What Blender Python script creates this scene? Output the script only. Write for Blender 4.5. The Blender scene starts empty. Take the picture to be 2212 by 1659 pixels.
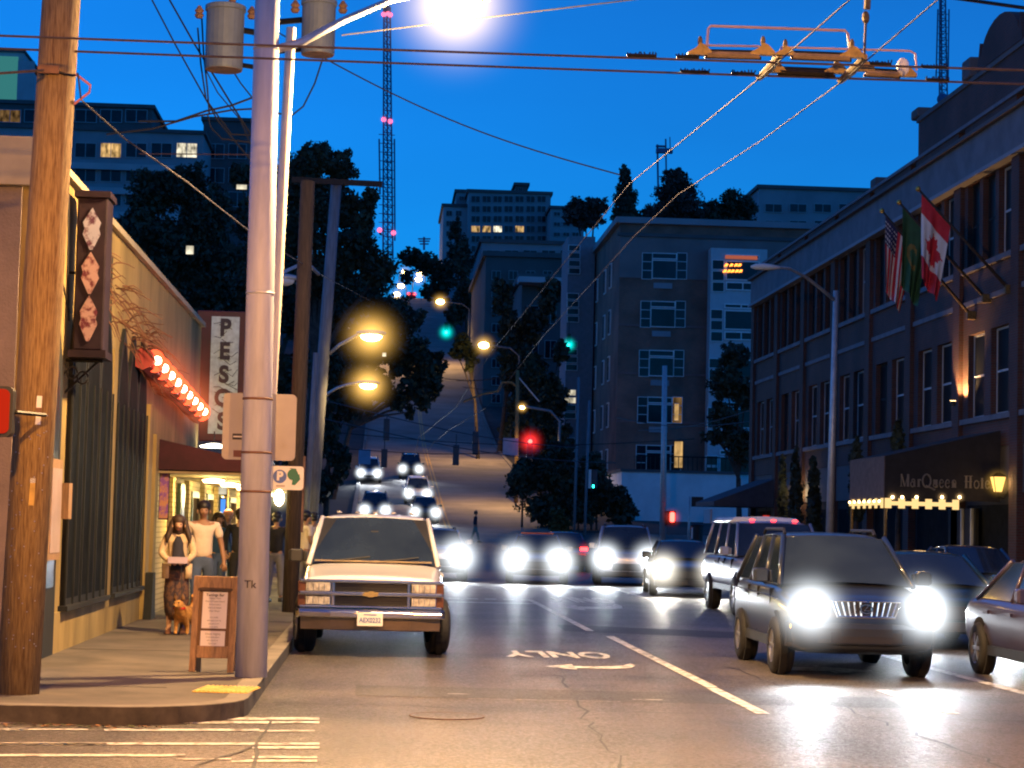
import bpy, math, random, bmesh
import numpy as np
from mathutils import Vector, Matrix
rnd = random.Random(7)
scene = bpy.context.scene
COL = scene.collection
PI = math.pi
R = math.radians
# ------------------------------------------------------------------ camera
FPX, CU, CV = 4500.0, 1106.0, 829.5          # focal length and centre on a 2212 x 1659 measuring grid
CAMZ = 1.7
YAW, PITCH, ROLL = R(3.52), R(3.88), R(1.40)
cam_data = bpy.data.cameras.new('camera'); cam = bpy.data.objects.new('camera', cam_data); COL.objects.link(cam)
cam_data.sensor_width = 36.0; cam_data.lens = FPX/2212*36.0
cam_data.clip_start = 0.3; cam_data.clip_end = 6000
fwd = Vector((math.sin(YAW)*math.cos(PITCH), math.cos(YAW)*math.cos(PITCH), math.sin(PITCH)))
right0 = Vector((math.cos(YAW), -math.sin(YAW), 0)); up0 = right0.cross(fwd)
rgt = right0*math.cos(ROLL) + up0*math.sin(ROLL)      # the horizon falls to the right in the photograph
upv = up0*math.cos(ROLL) - right0*math.sin(ROLL)
cam.matrix_world = Matrix(((rgt.x, upv.x, -fwd.x, 0), (rgt.y, upv.y, -fwd.y, 0), (rgt.z, upv.z, -fwd.z, CAMZ), (0, 0, 0, 1)))
scene.camera = cam
def ray(u, v): return fwd*FPX + rgt*(u-CU) - upv*(v-CV)
def at(u, v, Y):
    d = ray(u, v); t = Y/d.y; return Vector((d.x*t, Y, CAMZ+d.z*t))
def atx(u, v, X):
    d = ray(u, v); t = X/d.x; return Vector((X, d.y*t, CAMZ+d.z*t))
def gnd(u, v, z=0.0):
    d = ray(u, v); t = (z-CAMZ)/d.z; return Vector((d.x*t, d.y*t, z))
# ------------------------------------------------------------------ mesh builder
class MB:
    def __init__(s): s.v=[]; s.f=[]; s.m=[]
    def add(s, vs, fs, m=0):
        b=len(s.v); s.v += [tuple(p) for p in vs]
        for f in fs: s.f.append(tuple(i+b for i in f)); s.m.append(m)
        return s
    def poly(s, pts, m=0): return s.add(pts, [tuple(range(len(pts)))], m)
    def box(s, x0,x1,y0,y1,z0,z1, m=0):
        return s.add([(x0,y0,z0),(x1,y0,z0),(x1,y1,z0),(x0,y1,z0),(x0,y0,z1),(x1,y0,z1),(x1,y1,z1),(x0,y1,z1)],
            [(0,3,2,1),(4,5,6,7),(0,1,5,4),(1,2,6,5),(2,3,7,6),(3,0,4,7)], m)
    def obox(s, c, ax, ay, az, m=0):
        c=Vector(c); ax=Vector(ax); ay=Vector(ay); az=Vector(az)
        P=[c+ax*i+ay*j+az*k for k in (-1,1) for (i,j) in ((-1,-1),(1,-1),(1,1),(-1,1))]
        return s.add(P, [(0,3,2,1),(4,5,6,7),(0,1,5,4),(1,2,6,5),(2,3,7,6),(3,0,4,7)], m)
    def tube(s, pts, r, n=8, m=0, cap=True):
        pts=[Vector(p) for p in pts]; k=len(pts)
        rs=[r]*k if not isinstance(r,(list,tuple)) else r
        vs=[]; prev=None
        for i,p in enumerate(pts):
            d=(pts[min(i+1,k-1)]-pts[max(i-1,0)]).normalized()
            if prev is None:
                a=Vector((0,0,1)) if abs(d.z)<.9 else Vector((1,0,0)); x=d.cross(a).normalized()
            else: x=(prev-d*prev.dot(d)).normalized()
            prev=x; y=d.cross(x)
            for j in range(n):
                t=2*PI*j/n; vs.append(p+(x*math.cos(t)+y*math.sin(t))*rs[i])
        fs=[(i*n+j, i*n+(j+1)%n, (i+1)*n+(j+1)%n, (i+1)*n+j) for i in range(k-1) for j in range(n)]
        if cap: fs += [tuple(range(n-1,-1,-1)), tuple(range((k-1)*n,k*n))]
        return s.add(vs, fs, m)
    def loft(s, rings, m=0, cap=True, closed=True):
        n=len(rings[0]); vs=[p for r in rings for p in r]; k=len(rings); q=n if closed else n-1
        fs=[(i*n+j, i*n+(j+1)%n, (i+1)*n+(j+1)%n, (i+1)*n+j) for i in range(k-1) for j in range(q)]
        if cap: fs += [tuple(range(n-1,-1,-1)), tuple(range((k-1)*n,k*n))]
        return s.add(vs, fs, m)
    def lathe(s, prof, c=(0,0,0), axis='z', n=16, m=0, cap=True):
        c=Vector(c); rings=[]
        for (r,h) in prof:
            ring=[]
            for j in range(n):
                t=2*PI*j/n; a,b=r*math.cos(t), r*math.sin(t)
                ring.append(c+(Vector((a,b,h)) if axis=='z' else Vector((h,a,b)) if axis=='x' else Vector((b,h,a))))
            rings.append(ring)
        return s.loft(rings, m, cap)
    def ell(s, c, r, n=12, k=8, m=0):
        c=Vector(c); rx,ry,rz=(r,r,r) if not isinstance(r,(tuple,list)) else r
        rings=[[c+Vector((rx*math.sin(PI*i/k)*math.cos(2*PI*j/n), ry*math.sin(PI*i/k)*math.sin(2*PI*j/n), -rz*math.cos(PI*i/k))) for j in range(n)] for i in range(1,k)]
        vs=[p for q in rings for p in q]+[c-Vector((0,0,rz)), c+Vector((0,0,rz))]; b=len(vs)-2; kk=k-1
        fs=[(i*n+j,i*n+(j+1)%n,(i+1)*n+(j+1)%n,(i+1)*n+j) for i in range(kk-1) for j in range(n)]
        fs+=[(b,(j+1)%n,j) for j in range(n)]+[(b+1,(kk-1)*n+j,(kk-1)*n+(j+1)%n) for j in range(n)]
        return s.add(vs, fs, m)
    def prism(s, pts, off, m=0):
        off=Vector(off); n=len(pts); P=[Vector(p) for p in pts]
        return s.add(P+[p+off for p in P], [tuple(range(n-1,-1,-1)), tuple(range(n,2*n))]+[(i,(i+1)%n,n+(i+1)%n,n+i) for i in range(n)], m)
    def build(s, name, mats, parent=None, smooth=False, bevel=0, subsurf=0, world=True, loc=None):
        me=bpy.data.meshes.new(name)
        off=Vector((0,0,0))
        if world:
            q=parent
            while q is not None: off=off+Vector(q.location); q=q.parent
        if loc is not None: off=Vector(loc)
        me.from_pydata([tuple(Vector(p)-off) for p in s.v], [], s.f)
        if not isinstance(mats,(list,tuple)): mats=[mats]
        for mm in mats: me.materials.append(mm)
        if len(mats)>1: me.polygons.foreach_set('material_index', s.m)
        bm=bmesh.new(); bm.from_mesh(me); bmesh.ops.recalc_face_normals(bm, faces=bm.faces); bm.to_mesh(me); bm.free()
        if smooth: me.polygons.foreach_set('use_smooth', [True]*len(me.polygons))
        o=bpy.data.objects.new(name, me); COL.objects.link(o)
        if parent is not None: o.parent=parent
        if loc is not None: o.location=loc
        if bevel:
            b=o.modifiers.new('bevel','BEVEL'); b.width=bevel; b.segments=2; b.limit_method='ANGLE'
        if subsurf:
            b=o.modifiers.new('sub','SUBSURF'); b.levels=subsurf; b.render_levels=subsurf
        return o
def tag(o, label, cat, group=None, kind=None):
    if label: o['label']=label
    if cat: o['category']=cat
    if group: o['group']=group
    if kind: o['kind']=kind
    return o
def thing(name, label, cat, loc=(0,0,0), rz=0, group=None):
    o=bpy.data.objects.new(name, None); COL.objects.link(o); o.location=loc; o.rotation_euler=(0,0,rz)
    o.empty_display_size=.2
    return tag(o,label,cat,group)
def copy_tree(o, parent=None):
    c=o.copy(); COL.objects.link(c)
    if parent is not None: c.parent=parent
    for ch in list(o.children): copy_tree(ch, c)
    return c
def text_part(name, s, size, mat, parent, M, extrude=.004, sx=1.0, bold=0.0, align='CENTER', spacing=1.0):
    cu=bpy.data.curves.new(name,'FONT'); cu.body=s; cu.size=size; cu.extrude=extrude; cu.align_x=align; cu.align_y='CENTER'; cu.offset=bold; cu.space_character=spacing
    tmp=bpy.data.objects.new(name+'_t', cu); COL.objects.link(tmp)
    dg=bpy.context.evaluated_depsgraph_get(); me=bpy.data.meshes.new_from_object(tmp.evaluated_get(dg))
    bpy.data.objects.remove(tmp); bpy.data.curves.remove(cu)
    me.transform(M @ Matrix.Diagonal((sx,1,1,1))); me.materials.clear(); me.materials.append(mat); me.name=name
    o=bpy.data.objects.new(name, me); COL.objects.link(o)
    if parent is not None: o.parent=parent
    return o
def wmat(origin, xd, yd, parent=None):
    x=Vector(xd).normalized(); y=Vector(yd).normalized(); z=x.cross(y); o=Vector(origin); q=parent
    while q is not None: o=o-Vector(q.location); q=q.parent
    return Matrix(((x.x,y.x,z.x,o.x),(x.y,y.y,z.y,o.y),(x.z,y.z,z.z,o.z),(0,0,0,1)))
# ------------------------------------------------------------------ materials
def mat(name, col, rough=.7, metal=0.0, var=.2, vscale=3.0, bump=0.0, bscale=30.0, spec=.5, coat=0.0, stretch=None, col2=None, spread=(.35,.65)):
    m=bpy.data.materials.new(name); m.use_nodes=True; nt=m.node_tree; N=nt.nodes; L=nt.links
    b=N['Principled BSDF']; b.inputs['Roughness'].default_value=rough; b.inputs['Metallic'].default_value=metal
    b.inputs['Specular IOR Level'].default_value=spec; b.inputs['Coat Weight'].default_value=coat; b.inputs['Coat Roughness'].default_value=.08
    tc=N.new('ShaderNodeTexCoord'); mp=N.new('ShaderNodeMapping'); L.new(tc.outputs['Object'], mp.inputs['Vector'])
    if stretch: mp.inputs['Scale'].default_value=stretch
    n=N.new('ShaderNodeTexNoise'); n.inputs['Scale'].default_value=vscale; n.inputs['Detail'].default_value=6; n.inputs['Roughness'].default_value=.62
    L.new(mp.outputs[0], n.inputs['Vector'])
    r=N.new('ShaderNodeValToRGB'); L.new(n.outputs['Fac'], r.inputs[0])
    c=Vector(col); lo=c*(1-var); hi=c*(1+var)
    if col2 is not None: lo=Vector(col2); hi=c
    r.color_ramp.elements[0].position=spread[0]; r.color_ramp.elements[1].position=spread[1]
    r.color_ramp.elements[0].color=(*lo,1); r.color_ramp.elements[1].color=(*[min(x,1) for x in hi],1)
    L.new(r.outputs[0], b.inputs['Base Color'])
    if bump:
        n2=N.new('ShaderNodeTexNoise'); n2.inputs['Scale'].default_value=bscale; n2.inputs['Detail'].default_value=5; L.new(mp.outputs[0], n2.inputs['Vector'])
        bp=N.new('ShaderNodeBump'); bp.inputs['Strength'].default_value=bump; bp.inputs['Distance'].default_value=.02
        L.new(n2.outputs['Fac'], bp.inputs['Height']); L.new(bp.outputs[0], b.inputs['Normal'])
    return m
def emat(name, col, s):
    m=bpy.data.materials.new(name); m.use_nodes=True; nt=m.node_tree; nt.nodes.clear()
    e=nt.nodes.new('ShaderNodeEmission'); o=nt.nodes.new('ShaderNodeOutputMaterial'); e.inputs[0].default_value=(*col,1); e.inputs[1].default_value=s
    nt.links.new(e.outputs[0], o.inputs[0]); return m
def brick(name, c1, c2, mortar, sx=1.0, bw=.22, bh=.075, rough=.85, ms=.012):
    m=bpy.data.materials.new(name); m.use_nodes=True; nt=m.node_tree; N=nt.nodes; L=nt.links
    b=N['Principled BSDF']; b.inputs['Roughness'].default_value=rough
    tc=N.new('ShaderNodeTexCoord'); sp=N.new('ShaderNodeSeparateXYZ'); L.new(tc.outputs['Object'], sp.inputs[0])
    ad=N.new('ShaderNodeMath'); ad.operation='ADD'; L.new(sp.outputs[0], ad.inputs[0]); L.new(sp.outputs[1], ad.inputs[1])
    cb=N.new('ShaderNodeCombineXYZ'); L.new(ad.outputs[0], cb.inputs[0]); L.new(sp.outputs[2], cb.inputs[1])
    t=N.new('ShaderNodeTexBrick'); t.inputs['Scale'].default_value=1; t.inputs['Brick Width'].default_value=bw; t.inputs['Row Height'].default_value=bh; t.inputs['Mortar Size'].default_value=ms
    t.inputs['Color1'].default_value=(*c1,1); t.inputs['Color2'].default_value=(*c2,1); t.inputs['Mortar'].default_value=(*mortar,1)
    L.new(cb.outputs[0], t.inputs['Vector'])
    n=N.new('ShaderNodeTexNoise'); n.inputs['Scale'].default_value=.5; n.inputs['Detail'].default_value=5; L.new(tc.outputs['Object'], n.inputs['Vector'])
    mr=N.new('ShaderNodeMapRange'); mr.inputs[1].default_value=.3; mr.inputs[2].default_value=.7; mr.inputs[3].default_value=.6; mr.inputs[4].default_value=1.25; L.new(n.outputs['Fac'], mr.inputs[0])
    mx=N.new('ShaderNodeVectorMath'); mx.operation='SCALE'; L.new(t.outputs['Color'], mx.inputs[0]); L.new(mr.outputs[0], mx.inputs['Scale'])
    L.new(mx.outputs[0], b.inputs['Base Color'])
    bp=N.new('ShaderNodeBump'); bp.inputs['Strength'].default_value=.4; bp.inputs['Distance'].default_value=.01; L.new(t.outputs['Fac'], bp.inputs['Height']); bp.invert=True
    L.new(bp.outputs[0], b.inputs['Normal'])
    return m
def halo_mat(name, col, s, power=2.6):
    # added glow ball imitating lens bloom round a lamp; emission fades from its centre
    m=bpy.data.materials.new(name); m.use_nodes=True; nt=m.node_tree; N=nt.nodes; L=nt.links; N.clear()
    out=N.new('ShaderNodeOutputMaterial'); e=N.new('ShaderNodeEmission'); e.inputs[0].default_value=(*col,1)
    tc=N.new('ShaderNodeTexCoord'); ln=N.new('ShaderNodeVectorMath'); ln.operation='LENGTH'; L.new(tc.outputs['Object'], ln.inputs[0])
    sb=N.new('ShaderNodeMath'); sb.operation='SUBTRACT'; sb.use_clamp=True; sb.inputs[0].default_value=1; L.new(ln.outputs['Value'], sb.inputs[1])
    pw=N.new('ShaderNodeMath'); pw.operation='POWER'; L.new(sb.outputs[0], pw.inputs[0]); pw.inputs[1].default_value=power
    ml=N.new('ShaderNodeMath'); ml.operation='MULTIPLY'; L.new(pw.outputs[0], ml.inputs[0]); ml.inputs[1].default_value=s
    L.new(ml.outputs[0], e.inputs[1]); L.new(e.outputs[0], out.inputs['Volume'])
    return m
def vivid(name, scale=1): pass
K={}
K['asphalt_']=mat('plain_asphalt',(.085,.078,.072),.62,var=.28,vscale=.9,bump=.55,bscale=55,spec=.45)
def asphalt(name,c,rough):
    m=mat(name,c,rough,var=.42,vscale=.45,bump=.6,bscale=70,spec=.5); nt=m.node_tree; N=nt.nodes; L=nt.links; b=N['Principled BSDF']
    src=b.inputs['Base Color'].links[0].from_socket; tc=[n for n in N if n.type=='TEX_COORD'][0]
    v=N.new('ShaderNodeTexVoronoi'); v.inputs['Scale'].default_value=46; L.new(tc.outputs['Object'],v.inputs['Vector'])
    mr=N.new('ShaderNodeMapRange'); mr.inputs[1].default_value=0; mr.inputs[2].default_value=1; mr.inputs[3].default_value=.55; mr.inputs[4].default_value=1.5
    sp=N.new('ShaderNodeSeparateColor'); L.new(v.outputs['Color'],sp.inputs[0]); L.new(sp.outputs[0],mr.inputs[0])
    sc=N.new('ShaderNodeVectorMath'); sc.operation='SCALE'; L.new(src,sc.inputs[0]); L.new(mr.outputs[0],sc.inputs['Scale'])
    # long dark wheel tracks and oil streaks along the lanes
    mp=N.new('ShaderNodeMapping'); mp.inputs['Scale'].default_value=(.55,.03,1); L.new(tc.outputs['Object'],mp.inputs[0])
    n=N.new('ShaderNodeTexNoise'); n.inputs['Scale'].default_value=2.2; n.inputs['Detail'].default_value=4; L.new(mp.outputs[0],n.inputs['Vector'])
    m2=N.new('ShaderNodeMapRange'); m2.inputs[1].default_value=.35; m2.inputs[2].default_value=.65; m2.inputs[3].default_value=.72; m2.inputs[4].default_value=1.15; L.new(n.outputs['Fac'],m2.inputs[0])
    s2=N.new('ShaderNodeVectorMath'); s2.operation='SCALE'; L.new(sc.outputs[0],s2.inputs[0]); L.new(m2.outputs[0],s2.inputs['Scale']); L.new(s2.outputs[0],b.inputs['Base Color'])
    r2=N.new('ShaderNodeMapRange'); r2.inputs[3].default_value=rough-.16; r2.inputs[4].default_value=rough+.14; L.new(sp.outputs[1],r2.inputs[0]); L.new(r2.outputs[0],b.inputs['Roughness'])
    return m
K['asphalt']=asphalt('asphalt',(.098,.084,.070),.50)
K['asphalt_patch']=mat('asphalt_patch',(.03,.03,.032),.6,var=.3,vscale=3,bump=.4,bscale=60)
K['concrete']=mat('concrete',(.115,.098,.08),.85,var=.3,vscale=1.2,bump=.25,bscale=40)
K['kerb']=mat('kerb_concrete',(.19,.165,.135),.85,var=.25,vscale=2,bump=.3,bscale=30)
K['soil']=mat('soil',(.035,.032,.028),.95,var=.4,vscale=.3)
K['paint']=mat('road_paint',(.72,.70,.66),.6,var=.0,vscale=7,bump=.3,bscale=60,col2=(.13,.12,.105),spread=(.38,.52))
K['paint_y']=mat('yellow_road_paint',(.45,.28,.06),.6,var=.25,vscale=6)
K['tactile']=mat('tactile_yellow',(.70,.46,.08),.6,var=.15,vscale=6)
K['stucco']=mat('cream_stucco',(.30,.215,.075),.92,var=.34,vscale=1.1,bump=.4,bscale=25,stretch=(1,1,.35))
K['stucco_grey']=mat('grey_stucco',(.22,.17,.14),.95,var=.18,vscale=1.4,bump=.5,bscale=35)
K['coping']=mat('pale_coping',(.42,.36,.24),.8,var=.12,vscale=2)
K['darkwood']=mat('dark_painted_wood',(.008,.010,.011),.85,var=.35,vscale=5,stretch=(6,6,.6))
K['wood']=mat('pine_wood',(.30,.17,.075),.7,var=.3,vscale=5,stretch=(8,8,.7),bump=.2,bscale=20)
K['polewood']=mat('weathered_pole_wood',(.31,.20,.082),.9,var=.0,vscale=9,stretch=(9,9,.5),bump=.7,bscale=14,col2=(.12,.06,.022),spread=(.34,.6))
K['polewood_dark']=mat('creosoted_pole_wood',(.045,.03,.022),.9,var=.45,vscale=6,stretch=(7,7,.5),bump=.5,bscale=14)
K['bluepole']=mat('weathered_grey_pole_wood',(.16,.18,.21),.8,var=.25,vscale=5,stretch=(6,6,.4))
K['whitepole']=mat('painted_steel_pole',(.44,.43,.48),.5,var=.18,vscale=2.2,bump=.15,bscale=12,stretch=(3,3,.4))
K['galv']=mat('galvanised_steel',(.50,.50,.50),.45,metal=.4,var=.12,vscale=6)
K['alu']=mat('bare_aluminium',(.55,.55,.55),.35,metal=.9,var=.1,vscale=6)
K['wire']=mat('black_cable',(.012,.012,.014),.5,var=.2)
K['span']=mat('tarnished_wire',(.06,.055,.07),.7,var=.5,vscale=8,spec=.2)
K['copper']=mat('bare_contact_wire',(.075,.058,.062),.5,metal=.3,var=.2,vscale=20)
K['brass']=mat('bronze_fitting',(.15,.10,.035),.5,metal=.4,var=.35,vscale=14)
K['insul']=mat('brown_insulator_bar',(.20,.14,.08),.5,var=.3,vscale=8)
K['iron']=mat('black_wrought_iron',(.015,.013,.012),.5,metal=.5,var=.3)
K['trafo']=mat('transformer_grey_paint',(.11,.12,.145),.55,var=.15,vscale=3)
K['rust']=mat('rusty_steel',(.16,.08,.045),.8,var=.4,vscale=5)
K['glass']=mat('dark_window_glass',(.010,.013,.016),.30,var=.2,spec=.12)
K['frame_pale']=mat('pale_window_frame',(.72,.74,.76),.5,var=.06)
K['glassblue']=mat('window_glass',(.012,.015,.022),.12,var=.5,vscale=.5,spec=.25)
K['shopglass']=mat('shop_glass',(.010,.012,.014),.8,var=.3,spec=.03)
K['autoglass']=mat('tinted_car_glass',(.018,.028,.042),.06,var=.3,vscale=1,spec=.9)
K['rubber']=mat('tyre_rubber',(.014,.014,.015),.75,var=.25,vscale=12,bump=.2,bscale=60)
K['plastic']=mat('black_plastic',(.018,.018,.02),.5,var=.2)
K['chrome']=mat('chrome',(.72,.72,.72),.12,metal=1.0,var=.05)
K['rim']=mat('alloy_wheel',(.5,.5,.5),.3,metal=.9,var=.1)
K['white']=mat('white_paint',(.72,.71,.68),.5,var=.06,vscale=2)
K['paper']=mat('printed_paper',(.75,.68,.62),.7,var=.04,vscale=2)
K['ink']=mat('printed_ink',(.05,.04,.04),.8,var=.1)
K['ink_pale']=mat('grey_print',(.38,.33,.30),.8,var=.1)
K['sticker_blue']=mat('blue_print',(.08,.14,.42),.6,var=.1)
K['sticker_green']=mat('green_print',(.03,.16,.10),.6,var=.1)
K['brick']=brick('red_brown_brick',(.085,.027,.022),(.055,.021,.019),(.06,.05,.048))
K['brick2']=brick('apartment_brick',(.28,.10,.065),(.21,.08,.058),(.18,.14,.12))
K['ybrick']=brick('painted_yellow_brick',(.62,.48,.24),(.58,.44,.22),(.40,.30,.14),bw=.24,bh=.085)
K['stone']=mat('pale_cut_stone',(.135,.135,.155),.8,var=.18,vscale=1.3,bump=.2,bscale=12)
K['frame_white']=mat('white_window_frame',(.40,.43,.47),.5,var=.06)
K['conc_grey']=mat('grey_cladding',(.24,.25,.28),.85,var=.14,vscale=.15)
K['conc_pale']=mat('pale_cladding',(.36,.37,.40),.85,var=.12,vscale=.2)
K['conc_dark']=mat('dark_cladding',(.09,.085,.09),.85,var=.2,vscale=.2)
K['whitewall']=mat('whitewashed_block_wall',(.66,.68,.70),.85,var=.12,vscale=.5,bump=.2,bscale=8)
K['awning']=mat('black_canvas',(.011,.011,.013),.85,var=.3,vscale=4)
K['awning_lit']=mat('warm_lit_canvas',(.13,.085,.07),.9,var=.25,vscale=6)  # black canvas with warm light painted into its street face
K['valance']=mat('cream_valance',(.55,.42,.22),.9,var=.1)
K['leaf']=mat('dark_foliage',(.028,.042,.022),.7,var=.6,vscale=.6,spread=(.3,.7))
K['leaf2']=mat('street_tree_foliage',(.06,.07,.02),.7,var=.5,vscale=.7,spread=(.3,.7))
K['conifer']=mat('conifer_foliage',(.028,.042,.026),.8,var=.5,vscale=.5)
K['leaf_red']=mat('copper_beech_foliage',(.07,.035,.028),.8,var=.5,vscale=.5)
K['bark']=mat('bark',(.06,.045,.035),.95,var=.4,vscale=4,bump=.5,bscale=12)
K['red_sign']=mat('dark_red_panel',(.055,.006,.010),.6,var=.3,vscale=3)
K['red']=mat('red_paint',(.5,.02,.015),.5,var=.1)
K['mosaic']=mat('pale_mosaic',(.45,.55,.52),.6,var=.2,vscale=9)
K['black']=mat('black_paint',(.012,.012,.014),.5,var=.2)
K['sig']=mat('signal_housing',(.03,.045,.06),.5,var=.2)
K['masthaze']=mat('hazed_mast_paint',(.07,.10,.22),.6,var=.2)  # bluish tone: distant haze painted into the colour
def room(name,col,s):
    # lit room behind a pane: uneven brightness, darker towards curtains and furniture
    m=emat(name,col,s); nt=m.node_tree; N=nt.nodes; L=nt.links; e=[n for n in N if n.type=='EMISSION'][0]
    tc=N.new('ShaderNodeTexCoord'); mp=N.new('ShaderNodeMapping'); mp.inputs['Scale'].default_value=(1.1,1.1,.5); L.new(tc.outputs['Object'],mp.inputs[0])
    n=N.new('ShaderNodeTexNoise'); n.inputs['Scale'].default_value=1.3; n.inputs['Detail'].default_value=3; L.new(mp.outputs[0],n.inputs[0])
    r=N.new('ShaderNodeMapRange'); r.inputs[1].default_value=.35; r.inputs[2].default_value=.68; r.inputs[3].default_value=s*.12; r.inputs[4].default_value=s*1.5; L.new(n.outputs['Fac'],r.inputs[0]); L.new(r.outputs[0],e.inputs[1]); return m
E={}
E['sodium']=emat('sodium_lamp_glow',(1.0,.66,.28),26)
E['sodium_far']=emat('distant_sodium_lamp_glow',(1.0,.60,.16),40)
E['warm']=emat('warm_bulb_glow',(1.0,.62,.26),14)
E['warm_hot']=emat('hot_warm_bulb_glow',(1.0,.72,.36),40)
E['window']=room('lit_room_glow',(1.0,.60,.22),.75)
E['window_dim']=room('dim_lit_room_glow',(1.0,.55,.2),.16)
E['window_white']=room('white_lit_room_glow',(.95,.85,.62),1.2)
E['green']=emat('green_signal_glow',(.02,1.0,.75),12)
E['redlamp']=emat('red_signal_glow',(1.0,.04,.03),14)
E['redsoft']=emat('soft_red_glow',(.75,.03,.008),.75)
E['tail']=emat('tail_light_glow',(1.0,.03,.03),9)
E['head']=emat('headlight_glow',(.93,.97,1.0),70)
E['headwarm']=emat('warm_headlight_glow',(1.0,.93,.75),60)
E['amber']=emat('amber_lamp_glow',(1.0,.40,.05),5)
E['lantern']=emat('red_lantern_glow',(1.0,.09,.03),3.0)
E['lantern_core']=emat('lantern_bulb_glow',(1.0,.6,.36),22)
E['beacon']=emat('mast_beacon_glow',(1.0,.10,.20),3)
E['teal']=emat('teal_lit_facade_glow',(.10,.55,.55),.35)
E['neon']=emat('orange_neon_glow',(1.0,.28,.04),4)
def halo(parent, c, r, col, s, power=2.6, world=True, core=None):
    # core: brightness through the centre of the glow ball
    core=core if core is not None else min(s*r*2/(power+1), 1.3)
    power=4.2; r=r*1.35; s=round(core*(power+1)/(2*r),2)
    key='bloom_glow_%d_%d_%d_%d_%d'%(col[0]*99,col[1]*99,col[2]*99,s*10,power*10)
    if key not in K: K[key]=halo_mat(key,col,s,power)
    me=bpy.data.meshes.get('bloom_ball_'+key)
    if me is None:
        b=MB().ell((0,0,0),1.0,20,12); tmp=b.build('bloom_ball_'+key,K[key],smooth=True); me=tmp.data; me.name='bloom_ball_'+key; bpy.data.objects.remove(tmp)
    o=bpy.data.objects.new('bloom_ball',me); COL.objects.link(o)
    off=Vector((0,0,0))
    if world:
        q=parent
        while q is not None: off=off+Vector(q.location); q=q.parent
    o.parent=parent; o.location=Vector(c)-off; o.scale=(r,r,r)
    return o
def lamp(parent, c, power, col, name='lamp_light', radius=.12, spot=None, aim=None, blend=.5, world=True):
    l=bpy.data.lights.new(name,'SPOT' if spot else 'POINT'); l.energy=power; l.color=col; l.shadow_soft_size=radius
    if spot: l.spot_size=R(spot); l.spot_blend=blend
    o=bpy.data.objects.new(name,l); COL.objects.link(o); o.parent=parent
    off=Vector((0,0,0))
    if world:
        q=parent
        while q is not None: off=off+Vector(q.location); q=q.parent
    o.location=Vector(c)-off
    if aim is not None: o.rotation_euler=(Vector(aim)).to_track_quat('-Z','Y').to_euler()
    return o
# ------------------------------------------------------------------ world
w=bpy.data.worlds.new('World'); scene.world=w; w.use_nodes=True; nt=w.node_tree; bg=nt.nodes['Background']
sky=nt.nodes.new('ShaderNodeTexSky'); sky.sky_type='NISHITA'; sky.sun_disc=False
SUN_EL, SUN_ROT = R(9), R(-60)
sky.sun_elevation=SUN_EL; sky.sun_rotation=SUN_ROT; sky.ozone_density=10.0; sky.air_density=1.0; sky.dust_density=.0
hs=nt.nodes.new('ShaderNodeMix'); hs.data_type='RGBA'; hs.blend_type='ADD'; hs.inputs[0].default_value=1
hs.inputs[7].default_value=(.03,.0,0,1)
hsv=nt.nodes.new('ShaderNodeHueSaturation'); hsv.inputs['Saturation'].default_value=1.22; hsv.inputs['Value'].default_value=.97; nt.links.new(sky.outputs[0], hsv.inputs['Color']); nt.links.new(hsv.outputs[0], hs.inputs[6]); cl=nt.nodes.new('ShaderNodeTexNoise'); cl.inputs['Scale'].default_value=2.2; cl.inputs['Detail'].default_value=5; ctc=nt.nodes.new('ShaderNodeTexCoord'); cmp_=nt.nodes.new('ShaderNodeMapping'); cmp_.inputs['Scale'].default_value=(1,1,3.5); nt.links.new(ctc.outputs['Generated'],cmp_.inputs[0]); nt.links.new(cmp_.outputs[0],cl.inputs[0])
cr_=nt.nodes.new('ShaderNodeMapRange'); cr_.inputs[1].default_value=.3; cr_.inputs[2].default_value=.7; cr_.inputs[3].default_value=.90; cr_.inputs[4].default_value=1.12; nt.links.new(cl.outputs['Fac'],cr_.inputs[0])
csc=nt.nodes.new('ShaderNodeVectorMath'); csc.operation='SCALE'; nt.links.new(hs.outputs[2],csc.inputs[0]); nt.links.new(cr_.outputs[0],csc.inputs['Scale']); nt.links.new(csc.outputs[0], bg.inputs[0]); bg.inputs[1].default_value=.225
sl=bpy.data.lights.new('sun','SUN'); sl.energy=.02; sl.angle=R(25); sl.color=(.7,.8,1.0)
so=bpy.data.objects.new('sun',sl); COL.objects.link(so); so.rotation_euler=(R(81),0,R(240)); so.location=(0,-20,60)
scene.view_settings.view_transform='Standard'; scene.view_settings.look='None'; scene.view_settings.exposure=0; scene.view_settings.gamma=1
scene.cycles.use_denoising=True
scene.cycles.max_bounces=6; scene.cycles.diffuse_bounces=2; scene.cycles.glossy_bounces=3; scene.cycles.transmission_bounces=2; scene.cycles.volume_bounces=0
scene.cycles.caustics_reflective=False; scene.cycles.caustics_refractive=False
scene.cycles.sample_clamp_indirect=3.0
scene.cycles.filter_width=2.1
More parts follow.
